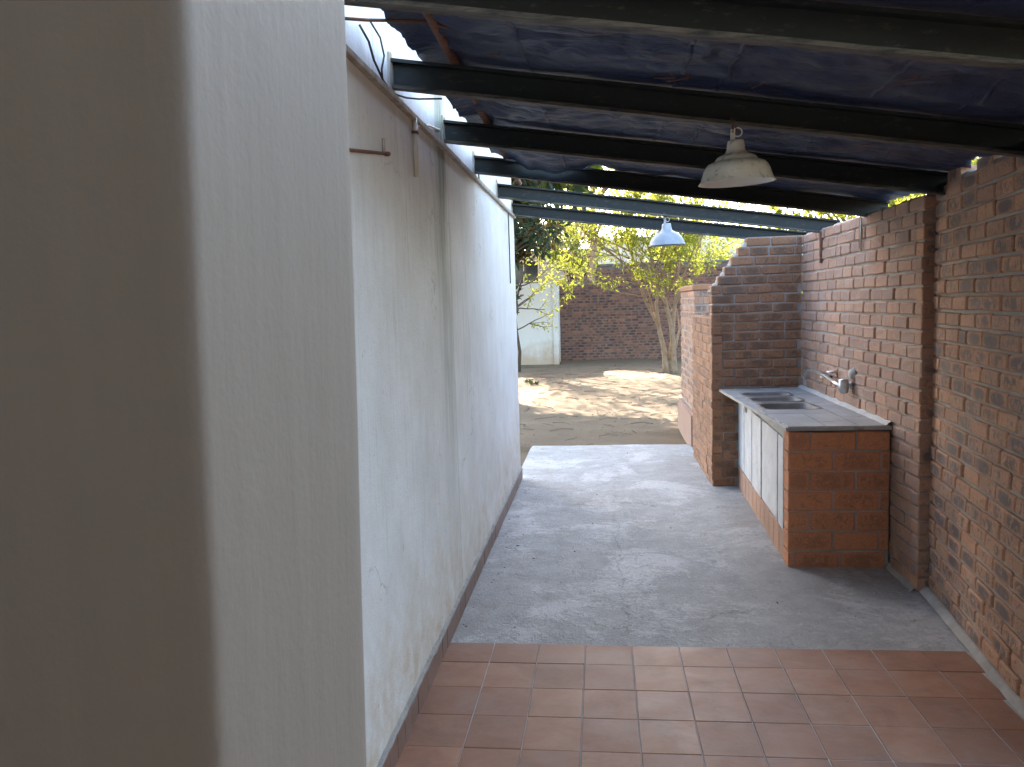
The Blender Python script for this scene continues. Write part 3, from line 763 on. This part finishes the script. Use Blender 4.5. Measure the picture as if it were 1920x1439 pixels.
q = MB(); pts = [(-.56-.022*(y-2), y, rz(-.56-.022*(y-2))+.017) for y in [-.5+.5*k for k in range(16)]]
tag(q.tube(pts, .019, 10).obj('roof_pipe', 'rust', None, (-.6, 3, 2.8), True), 'rusty steel pipe lying along the tops of the roof beams', 'pipe')

EDGE = [(-.80, 2.855), (-.72, 2.85), (-.6, 2.80), (-.45, 2.728), (-.3, 2.702), (-.15, 2.715), (-.02, 2.742), (.08, 2.728), (.18, 2.702), (.45, 2.664), (.9, 2.600), (1.4, 2.529), (2.2, 2.415)]
def edge_z(x):
    for (a, za), (b, zb) in zip(EDGE, EDGE[1:]):
        if x <= b:
            t = (x-a)/(b-a); t = t*t*(3-2*t); return za+(zb-za)*t
    return EDGE[-1][1]
TY0, TY1 = 2.16, 5.60
def tend(x):
    yb = 5.69+.27*(x+.865)/2.725; t = min(1, max(0, (x-.02)/.14)); return yb - .075 + .14*t + .012*N(x*5, 2)
ymid = [(a+b)/2 for a, b in BE]
def tarp_z(x, y):
    z = rz(x)
    yb = [a+(b-a)*(x+.865)/2.725 for a, b in BE]
    s = 0
    for a, b in zip(yb, yb[1:]):
        if a <= y <= b:
            t = (y-a)/(b-a); s = math.sin(math.pi*t)
    wr = .016*N(x*1.2+3, y*6, 2) + .010*N(x*3.4+.6*y, y*13, 5) + .007*abs(N(x*5-y*2, y*9+x*3, 9)) + .004*N(x*17, y*24, 3)
    z += .012 + s*(-.034 + wr*2.6) + (1-s)*abs(wr)*.25
    z += .034*math.exp(-((x+.63)/.10)**2)
    if y > 4.95:
        t = min(1, (y-4.98)/(tend(x)-4.98)); t = t*t*(3-2*t)
        z = z*(1-t) + (edge_z(x)+(.012*N(x*9, 3)+.5*wr)*(1 if x < .05 else .2))*t
    return z
nx, ny = 130, 190; q = MB()
for j in range(ny+1):
    y = TY0+(TY1-TY0)*j/ny
    xl = -.735+.03*N(y*2.1, 4)+.012*N(y*8, 7); xr = 2.0+.03*N(y*2, 1)-(.16*math.exp(-((y-3.98)/.28)**2) if True else 0)
    for i in range(nx+1):
        x = xl+(xr-xl)*i/nx; y2 = TY0+(tend(x)-TY0)*j/ny; q.v.append(Vector((x, y2, tarp_z(x, y2))))
for j in range(ny):
    for i in range(nx): a = j*(nx+1)+i; q.f.append([a, a+1, a+nx+2, a+nx+1])
tarp = q.obj('tarpaulin_roof', 'tarp', None, (0, 0, 2.6), True); tag(tarp, 'sagging navy blue tarpaulin roof stretched over the steel beams', 'tarpaulin')
sm = tarp.modifiers.new('thickness', 'SOLIDIFY'); sm.thickness = .003; sm.offset = 1
for (xs_, dx) in ((-.28, .10), (.33, -.03), (.50, .02), (1.05, .03), (1.42, .12)):       # welded seams
    q = MB(); n = 150
    for k in range(n+1):
        y = TY0+.1+(TY1-TY0-.15)*k/n; x = xs_+dx*(y-3)*.25
        for d, dz in ((-.011, .002), (-.009, -.003), (.009, -.003), (.011, .002)): q.v.append(Vector((x+d, y, tarp_z(x+d, y)+dz)))
        if k:
            for j in range(3): a = (k-1)*4+j; q.f.append([a+4, a+5, a+1, a])
    q.obj('seam', 'tarp', tarp, (0, 0, 2.6), True)
rnd = random.Random(9)
for k in range(14):                          # little wire ties poking through
    x = rnd.uniform(-.4, 1.6); bi = rnd.choice((3, 4, 5)); y = BE[bi][0]-rnd.uniform(.12, .45); z = tarp_z(x, y)-.003
    MB().tube([(x, y, z), (x+rnd.uniform(-.03, .03), y+rnd.uniform(-.02, .04), z-.012), (x+rnd.uniform(-.06, .06), y+rnd.uniform(0, .1), z-.004)], .0025, 5).obj('wire_tie', 'rust', tarp, (0, 0, 2.6))

# ------------------------------------------------------------------ lamps
def lamp(name, label, x, y, zrim, zbeam, prof, mo, tilt, ringed):
    rt_ = link(name, None, None, (x, y, zrim)); tag(rt_, label, 'lamp', 'pendant lamps under the roof beams')
    Rm = Matrix.Rotation(tilt[0], 3, 'X') @ Matrix.Rotation(tilt[1], 3, 'Y')
    H = prof[0][1]; piv = Vector((x, y, zrim+H))
    c = piv - Rm @ Vector((0, 0, H))
    outer = [(0.004, H+.002), (prof[0][0]*.8, H+.002)] + prof
    MB().lathe(outer + [(prof[-1][0]+.003, -.004), (prof[-1][0]-.003, -.003)], 48, c, Rm).obj('shade', mo, rt_, (x, y, zrim), True)
    MB().lathe([(prof[-1][0]-.003, -.003)] + [(max(.01, r-.004), z-.003) for r, z in prof[::-1]] + [(.006, H-.006)], 48, c, Rm).obj('shade_lining', 'enamel_in' if ringed else mo, rt_, (x, y, zrim), True)
    MB().lathe([(0, H-.02), (.02, H-.02), (.02, H-.075), (.026, H-.08), (.026, H-.115), (0, H-.115)], 20, c, Rm).obj('bulb_holder', 'enamel_in', rt_, (x, y, zrim), True)
    zt = zrim+H
    hk = bevel(MB().quadbox((x-.022, y-.004, zt-.004), (x-.002, y+.004, zbeam-.012)).obj('hanger_plate', mo, rt_, (x, y, zt)), .003)
    cr = .018; q = MB(); cz_ = (zt+zbeam)/2+.004
    q.tube([(x+.008+cr*math.cos(a)*1.0, y, cz_+cr*math.sin(a)) for a in [2*math.pi*k/20 for k in range(21)]], .0035, 8, False); q.obj('hook_ring', mo, rt_, (x, y, zt), True)
    q = MB().tube([(x-.012, y, zbeam-.03), (x-.012, y, zbeam+.012)], .005, 8); q.tube([(x+.004, y, zbeam-.03), (x-.004, y-.004, zbeam+.02), (x-.02, y-.01, zbeam+.03), (x-.03, y-.01, zbeam+.012)], .003, 6)
    q.obj('fixing_wire', 'rust', rt_, (x, y, zbeam), True)
    return rt_
P1 = [(.033, .170), (.036, .160), (.038, .137), (.043, .124), (.053, .115), (.068, .110), (.079, .104), (.087, .094), (.091, .086), (.103, .083), (.118, .077), (.129, .065), (.137, .050), (.143, .030), (.149, .012), (.157, .0)]
P2 = [(.034, .178), (.038, .168), (.041, .145), (.046, .125), (.060, .112), (.085, .100), (.108, .083), (.127, .062), (.141, .036), (.148, .016), (.155, .0)]
yb2 = BE[3][0]+(BE[3][1]-BE[3][0])*(.59+.865)/2.725-.024
yb5 = BE[6][0]+(BE[6][1]-BE[6][0])*(.56+.865)/2.725-.024
lamp('pendant_lamp', 'cream enamelled pendant lamp with stepped shade and rusty rim', .580, yb2, 2.286, rz(.580)-BH, P1, 'enamel', (R(1.5), R(-1.5)), True)
lamp('pendant_lamp', 'dull silver pendant lamp with plain domed shade', .572, yb5, 2.268, rz(.572)-BH-.012, P2, 'alu', (R(1), R(-1)), False)

# ------------------------------------------------------------------ fittings on the white wall
q = MB().tube([(LW+.012, 2.6, 2.32), (LW+.014, 3.235, 2.418)], .0065, 8); q.tube([(LW+.012, 3.2, 2.412), (LW+.014, 3.235, 2.418)], .0095, 8)
o = q.obj('rusty_rod', 'rust', None, (LW, 3.0, 2.38), True); tag(o, 'rusty steel rod fixed across the white wall', 'rod')
MB().tube([(LW+.006, 3.19, 2.415), (LW+.008, 3.19, 2.47)], .007, 6).obj('plaster_plug', 'lumber', o, (LW, 3.19, 2.44))
q = MB().tube([(LW+.012, 3.745, 2.675), (LW+.012, 3.74, 2.405)], .0115, 10)
o = q.obj('conduit_pipe', 'conduit', None, (LW+.01, 3.74, 2.41), True); tag(o, 'short cream conduit pipe hanging down the white wall', 'conduit')
MB().quadbox((LW, 3.728, 2.60), (LW+.026, 3.757, 2.612)).obj('saddle_clip', 'rust', o, (LW, 3.74, 2.6))
q = MB().tube([(-.866, 2.80, 2.80), (-.80, 2.86, 2.81), (-.7, 2.90, 2.815), (-.6, 2.93, 2.815), (-.50, 3.0, 2.80), (-.40, 3.08, 2.775)], .006, 7)
tag(q.obj('tie_rod', 'rust', None, (-.86, 2.8, 2.8), True), 'thin rusty tie wire stretched from the white wall to the roof pipe', 'wire')
def wire(pts, r, label, m='wire'):
    P = []
    for a, b in zip(pts, pts[1:]):
        for k in range(4): P.append(Vector(a).lerp(Vector(b), k/4))
    P.append(Vector(pts[-1])); tag(MB().tube(P, r, 6).obj('loose_cable', m, None, pts[-1], True), label, 'cable', 'old cables on the white wall')
wire([(-.855, 2.96, 2.83), (-.84, 3.02, 2.79), (-.845, 3.10, 2.745), (-.843, 3.22, 2.70), (-.838, 3.28, 2.685)], .005, 'dark cable running diagonally from the tie wire to the batten')
wire([(-.86, 3.12, 2.90), (-.835, 3.17, 2.85), (-.83, 3.20, 2.79), (-.835, 3.17, 2.73), (-.838, 3.19, 2.69)], .004, 'bowed dark cable hanging in front of the upper white wall')
wire([(-.85, 3.42, 2.70), (-.83, 3.55, 2.715), (-.80, 3.66, 2.735), (-.7, 3.70, 2.74)], .0045, 'short dark cable under the beam that carries the cream lamp')
wire([(-.845, 5.76, 2.76), (-.843, 5.76, 2.69)], .005, 'stub of black cable below the drooping end of the tarpaulin')
wire([(-.848, 7.62, 2.66), (-.847, 7.63, 2.3), (-.847, 7.62, 2.0)], .005, 'long thin dark cable down the outer end of the white wall')
wire([(-.845, 3.76, 2.64), (-.85, 4.1, 2.715), (-.86, 4.45, 2.765)], .006, 'pale cable running from the conduit pipe to a roof beam', 'conduit')

# ------------------------------------------------------------------ yard walls
WY = 25.75
fwl = MB(); fwl.quadbox((-1.35, WY+.012, -.15), (-.16, WY+.24, 2.47)); fwl.quadbox((-.16, WY+.012, -.15), (9, WY+.24, 2.93))
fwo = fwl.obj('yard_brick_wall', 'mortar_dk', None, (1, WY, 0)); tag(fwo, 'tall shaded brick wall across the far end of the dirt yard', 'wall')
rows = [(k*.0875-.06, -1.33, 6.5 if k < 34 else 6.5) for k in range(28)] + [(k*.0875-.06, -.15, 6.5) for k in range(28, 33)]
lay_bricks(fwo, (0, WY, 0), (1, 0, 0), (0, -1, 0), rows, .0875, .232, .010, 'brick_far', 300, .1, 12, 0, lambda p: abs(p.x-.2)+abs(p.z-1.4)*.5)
q = MB(); q.quadbox((-.2, WY-.04, 2.93), (9, WY+.28, 3.0)); bevel(q.obj('coping', 'mortar_dk', fwo, (1, WY, 2.95)), .01)
wg = MB(); wg.quadbox((-9, 24.25, -.15), (-1.30, 24.50, 2.43)); wg.quadbox((-1.62, 24.502, -.15), (-1.30, WY+.01, 2.43))
wgo = wg.obj('white_yard_wall', 'yard_white', None, (-3, 24.3, 0)); tag(wgo, 'white plastered yard wall with brown damp foot behind the sapling', 'wall')
bevel(MB().quadbox((-1.44, 24.20, -.12), (-1.27, 24.248, 2.46)).obj('end_pier', 'yard_white', wgo, (-1.35, 24.2, 0)), .015, 2)
gr = link('window_grille', None, None, (-.78, WY+.1, 2.47)); tag(gr, 'black iron bar grille set on the low end of the far brick wall', 'grille')
for k in range(9): MB().quadbox((-1.13+.09*k, WY+.1, 2.46), (-1.112+.09*k, WY+.118, 2.86)).obj('bar', 'iron', gr, (-1.12+.09*k, WY+.1, 2.47))
for z in (2.47, 2.66, 2.84): MB().quadbox((-1.15, WY+.119, z), (-.37, WY+.133, z+.02)).obj('rail', 'iron', gr, (-.8, WY+.12, z))
# neighbouring house
HY = 34.
hs = link('neighbour_house', None, None, (0, HY+3, 0)); tag(hs, 'pale neighbouring house with beige fascia and clay roof behind the yard wall', 'house')
MB().quadbox((-7, HY, -.1), (-.25, HY+6, 4.05)).obj('wall', 'far_grey', hs, (-3, HY, 0))
MB().quadbox((-.25, HY-1.2, -.1), (8, HY+6, 4.35)).obj('wall', 'far_white', hs, (4, HY, 0))
MB().quadbox((-7.3, HY-.45, 4.06), (-.9, HY-.40, 4.36)).obj('fascia', 'fascia', hs, (-4, HY, 4.2))
MB().hexa([(-7.3, HY-.5, 4.37), (-.6, HY-.5, 4.37), (-.6, HY+3, 5.3), (-7.3, HY+3, 5.3), (-7.3, HY-.5, 4.45), (-.6, HY-.5, 4.45), (-.6, HY+3, 5.4), (-7.3, HY+3, 5.4)]).obj('roof', 'roof', hs, (-4, HY, 4.4))
for (x0, x1, z0, z1, yy) in ((-1.35, -.55, 2.3, 3.2, HY), (2.1, 3.3, 2.9, 3.9, HY-1.2), (-3.8, -2.6, 2.6, 3.6, HY)):
    wn = bevel(MB().quadbox((x0-.06, yy-.05, z0-.06), (x1+.06, yy+.02, z1+.06)).obj('window_frame', 'fascia', hs, (x0, yy, z0)), .01)
    MB().quadbox((x0, yy-.056, z0), ((x0+x1)/2-.02, yy-.052, z1)).obj('pane', 'glass', wn, (x0, yy, z0)); MB().quadbox(((x0+x1)/2+.02, yy-.056, z0), (x1, yy-.052, z1)).obj('pane', 'glass', wn, (x0, yy, z0))

# ------------------------------------------------------------------ trees
def rv(rnd): 
    while True:
        v = Vector((rnd.uniform(-1, 1), rnd.uniform(-1, 1), rnd.uniform(-1, 1)))
        if .05 < v.length < 1: return v.normalized()
def branch(rnd, tr, p, d, L, r, depth, tips, upw=.25, spread=.55, nseg=5):
    pts = [p.copy()]; rr = [r]
    for k in range(nseg):
        d = (d + rv(rnd)*.20 + Vector((0, 0, upw*.25))).normalized(); p = p + d*(L/nseg); pts.append(p.copy()); rr.append(r*(1-.62*(k+1)/nseg))
        if depth == 0: tips.append((p.copy(), d.copy()))
    tr.tube(pts, rr, 6 if r > .02 else 4)
    if depth == 0: return
    for k in range(rnd.choice((2, 3, 3))):
        t = rnd.randrange(2, nseg+1); dd = (d + rv(rnd)*spread*1.6 + Vector((0, 0, upw))).normalized()
        branch(rnd, tr, pts[t], dd, L*rnd.uniform(.55, .8), rr[t]*.75, depth-1, tips, upw, spread)
def foliage(rnd, tips, per, L, W, droop=.5, rad=.12, keep=None):
    q = MB()
    for (p, d) in tips:
        for k in range(per):
            dd = (d*.5 + rv(rnd)*.9 + Vector((0, 0, -droop))).normalized(); pp = p + rv(rnd)*rad*rnd.random()
            if keep and not keep(pp): continue
            s = rnd.uniform(.6, 1.25); q.leaf(pp, dd, rv(rnd), L*s, W*s)
    return q
# the many-stemmed tree in the yard
rnd = random.Random(101)
A = [(1.66, -.08), (1.60, .4), (1.573, .614), (1.444, 1.206), (1.18, 1.721), (1.03, 2.116), (.922, 2.663), (.663, 3.368)]
Bs = [(1.80, -.08), (1.806, .3), (1.80, .608), (1.753, 1.197), (1.642, 1.63), (1.532, 2.1), (1.345, 2.571), (1.2, 3.2)]
B2 = [(1.71, .30), (1.80, 1.001), (1.855, 1.779), (1.995, 2.317), (2.189, 2.734), (2.4, 3.3)]
Cst = [(1.82, .5), (1.90, .75), (1.983, 1.074), (1.90, 1.623), (1.95, 2.2), (2.05, 2.9)]
Dst = [(1.44, 1.206), (1.40, 1.7), (1.46, 2.2), (1.5, 2.8), (1.62, 3.5)]
tr = MB(); tips = []
TB = Vector((1.74, 20.5, 0))
for pl_, r0, dy in ((A, .078, .25), (Bs, .088, -.15), (B2, .055, -.3), (Cst, .036, .3), (Dst, .045, .1)):
    n = len(pl_); pts = []
    for k, (x, z) in enumerate(pl_):
        t = k/(n-1); pts.append(Vector((x, 20.5+dy*t*1.2+.04*N(k, dy*9), z)))
    sm_ = []
    for a, b in zip(pts, pts[1:]): sm_ += [a, a.lerp(b, .5)+Vector((.012*N(a.z*5, a.x*3), 0, 0))]
    sm_.append(pts[-1]); rr = [r0*(1-.72*k/(len(sm_)-1)) for k in range(len(sm_))]
    if r0 > .07: rr[0] *= 1.5; rr[1] *= 1.2
    tr.tube(sm_, rr, 12)
    m0 = len(sm_)
    for k in range(int(m0*.5), m0):
        nb = 1 if k < m0*.8 else 2 if k < m0-1 else 3
        for _ in range(nb):
            d = (Vector((rnd.uniform(-1, 1)-.25, rnd.uniform(-.9, .5), rnd.uniform(.4, 1.1)))).normalized()
            branch(rnd, tr, sm_[k], d, rnd.uniform(.8, 1.4), rr[k]*.55, 2, tips, .28, .5)
for d0, z0 in (((-1, -.2, .32), 1.9), ((-1, .1, .15), 2.2), ((-1, -.1, .5), 2.5), ((-.9, -.5, .3), 2.3), ((-1, .3, .25), 2.7), ((-1, -.3, .1), 2.9)):   # long low limbs reaching left
    a = Vector((1.1, 20.6, z0)); branch(rnd, tr, a, Vector(d0).normalized(), rnd.uniform(1.5, 2.1), .028, 2, tips, .12, .45, 6)
dt = link('yard_tree', None, None, TB); tag(dt, 'many-stemmed yard tree with sparse backlit yellow-green leaves', 'tree')
tr.obj('trunk', 'bark', dt, TB, True)
rnd.shuffle(tips)
foliage(rnd, [t for t in tips if rnd.random() < (.95 if t[0].x < .95 else .6)], 9, .10, .044, .55, .19).obj('crown', 'leaf_y', dt, TB)
# evergreen at the corner of the white wall
def simple_tree(name, label, base, h, r, z0, nleaf, L, W, mats, seed, bark='bark_dk', group=None, squash=1., lean_=(0, 0)):
    rnd = random.Random(seed); base = Vector(base); t = link(name, None, None, base); tag(t, label, 'tree', group)
    tr = MB(); top = base+Vector((lean_[0], lean_[1], h*.85))
    pts = [base+Vector((0, 0, -.1))] + [base.lerp(top, k/6)+Vector((.08*N(k*1.3, seed), .08*N(k*1.7, seed+5), 0)) for k in range(1, 7)]
    tr.tube(pts, [.035*h*.6*(1-.8*k/6)+.012 for k in range(7)], 9)
    clumps = []
    nc = int(16+h*5)*(3 if h > 12 else 1)
    for k in range(nc):
        zt = rnd.uniform(z0, h); rr = r*math.sqrt(max(.05, 1-((zt-(z0+h)/2)/((h-z0)/2+.25))**2)); a = rnd.uniform(0, 2*math.pi); q = rr*math.sqrt(rnd.uniform(.15, 1))
        c = base+Vector((q*math.cos(a)+lean_[0]*zt/h, (q*math.sin(a))*squash+lean_[1]*zt/h, zt)); clumps.append((c, rnd.uniform(.28, .5)*r*.62))
        k0 = max(1, min(5, int((zt-.4)/h*6)))
        tr.tube([pts[k0], pts[k0].lerp(c, .5)+Vector((0, 0, .08)), c], [.03, .02, .008], 5)
    tr.obj('trunk', bark, t, base, True)
    for mi, (mat, share) in enumerate(mats):
        q = MB()
        for k in range(int(nleaf*share)):
            c, cr = clumps[rnd.randrange(nc)]; d = rv(rnd); p = c + d*cr*(rnd.random()**.4)*Vector((1, 1, .75)).length/1.6
            s = rnd.uniform(.6, 1.25); q.leaf(p, (d+rv(rnd)*.7+Vector((0, 0, -.25))).normalized(), rv(rnd), L*s, W*s)
        q.obj('crown', mat, t, base)
    return t
simple_tree('evergreen_tree', 'dark evergreen tree with rust tinged leaves at the end of the white wall', (-2.25, 15.8, 0), 5.4, 1.5, 1.35, 12000, .15, .07, (('leaf_d', .75), ('leaf_r', .25)), 51)
simple_tree('sun_block_tree', 'tall dense tree added left of the yard to keep sun off the passage', (-2.9, 18.4, 0), 13.0, 3.3, 4.1, 48000, .28, .15, (('leaf_d', .6), ('leaf_g', .4)), 53)  # added, mostly out of view, to block sun patches in the passage
# twiggy sapling in front of the white yard wall
rnd = random.Random(61); tr = MB(); tips = []
base = Vector((-2.28, 21.9, 0))
st = [base+Vector(v) for v in ((0, 0, -.1), (.05, 0, .5), (-.03, 0, 1.1), (-.06, 0, 1.7), (.1, 0, 2.3), (.3, 0, 2.9))]
tr.tube(st, [.05, .045, .04, .034, .026, .016], 8)
for k, d in ((2, (.8, -.1, .4)), (3, (1, .1, .45)), (3, (.7, -.4, .2)), (4, (1, 0, .3)), (4, (-.6, 0, .6)), (5, (.8, .2, .4)), (5, (.2, -.5, .6)), (3, (1, -.2, .1))): branch(rnd, tr, st[k], Vector(d).normalized(), rnd.uniform(.8, 1.2), .02, 1, tips, .2, .6)
sp_ = link('sapling', None, None, base); tag(sp_, 'thin sapling with yellow-green leaves in front of the white yard wall', 'tree')
tr.obj('trunk', 'bark_dk', sp_, base, True); foliage(rnd, tips, 4, .10, .045, .5, .15).obj('crown', 'leaf_y', sp_, base)
# trees outside the yard
for k, (x, y, h, r, z0, n, mt, lb) in enumerate((
    (5.2, 9.2, 5.2, 1.5, 2.0, 4200, 'leaf_y', 'yellow-green tree showing over the near end of the brick wall'),
    (4.6, 14.5, 5.6, 1.7, 1.8, 4500, 'leaf_y', 'yellow-green tree just outside the brick wall past the stepped end'),
    (3.6, 30.5, 7.0, 2.4, 2.6, 2600, 'leaf_y', 'broad yellow-green tree rising behind the far brick wall'),
    (-.9, 30.5, 5.2, 1.3, 3.2, 1500, 'leaf_g', 'loose green tree rising beside the neighbouring house'),
    (-6.2, 20.5, 7.5, 2.2, 1.8, 6000, 'leaf_d', 'dark tree standing left of the sapling inside the yard'),
    (-4.4, 30.0, 9.5, 2.5, 5.2, 1900, 'leaf_g', 'tall thin-leaved tree behind the white yard wall'),
    (-.2, 29.6, 9.2, 2.3, 5.6, 1500, 'leaf_g', 'tall open-crowned tree straight behind the far brick wall'),
    (9.5, 24, 7.5, 2.6, 2., 5000, 'leaf_g', 'green tree in the next plot beyond the brick pier'))):
    simple_tree('garden_tree', lb, (x, y, 0), h, r, z0, n*2, .14, .068, ((mt, 1.),), 70+k, 'bark', 'trees around the yard')

# ------------------------------------------------------------------ litter and weeds
rnd = random.Random(200); q = MB()
for k in range(3800):
    x = rnd.uniform(-3.2, 3.4); y = 10.15+15.3*rnd.random()**1.4
    if fbm(x*.7, y*.5, 3) + rnd.uniform(-.3, .3) < -.05: continue
    s = rnd.uniform(.015, .05); q.leaf(Vector((x, y, gz(x, y)+.006)), Vector((rnd.uniform(-1, 1), rnd.uniform(-1, 1), rnd.uniform(0, .12))), Vector((rnd.uniform(-.2, .2), rnd.uniform(-.2, .2), 1)), s, s*.5, .12)
for k in range(240):
    x = rnd.uniform(-2.5, 3.); y = rnd.uniform(10.2, 24); a = rnd.uniform(0, 6.3); L = rnd.uniform(.1, .45); z = gz(x, y)+.008
    q.tube([(x, y, z), (x+L*.5*math.cos(a), y+L*.5*math.sin(a), z+.01), (x+L*math.cos(a+.3), y+L*math.sin(a+.3), z)], .004, 4)
tag(q.obj('leaf_litter', 'litter', None, (0, 14, 0)), 'dry leaves and twigs scattered over the bare dirt', 'litter', kind='stuff')
q = MB()
for k in range(170):
    x = rnd.uniform(-.82, 1.75)if k % 3 else rnd.uniform(-.84, -.7); y = rnd.uniform(4.2, 10); s = rnd.uniform(.004, .012)
    if x > 1.15 and y > 5.2: continue
    q.leaf(Vector((x, y, cz(x, y)+.003)), Vector((rnd.uniform(-1, 1), rnd.uniform(-1, 1), .2)), Vector((0, 0, 1)), s*1.6, s, .4)
tag(q.obj('floor_grit', 'litter', None, (0, 6, 0)), 'fine grit and crumbled leaf on the concrete floor', 'litter', kind='stuff')
def weed(x, y, label):
    rnd = random.Random(int(x*100+y*7)); q = MB(); b = Vector((x, y, gz(x, y)))
    for k in range(46):
        d = (rv(rnd)*.8+Vector((0, 0, 1))).normalized(); q.leaf(b+Vector((rnd.uniform(-.09, .09), rnd.uniform(-.09, .09), 0)), d, rv(rnd), rnd.uniform(.05, .13), .02)
    tag(q.obj('weed_tuft', 'leaf_d', None, b), label, 'weed', 'weeds in the dirt')
weed(-1.72, 18.6, 'small green weed tuft growing in the sunlit dirt by the evergreen'); weed(-1.55, 18.2, 'low green weed tuft close beside its twin in the sunlit dirt')
weed(2.6, 23.5, 'weed tuft at the foot of the far brick wall behind the tree')
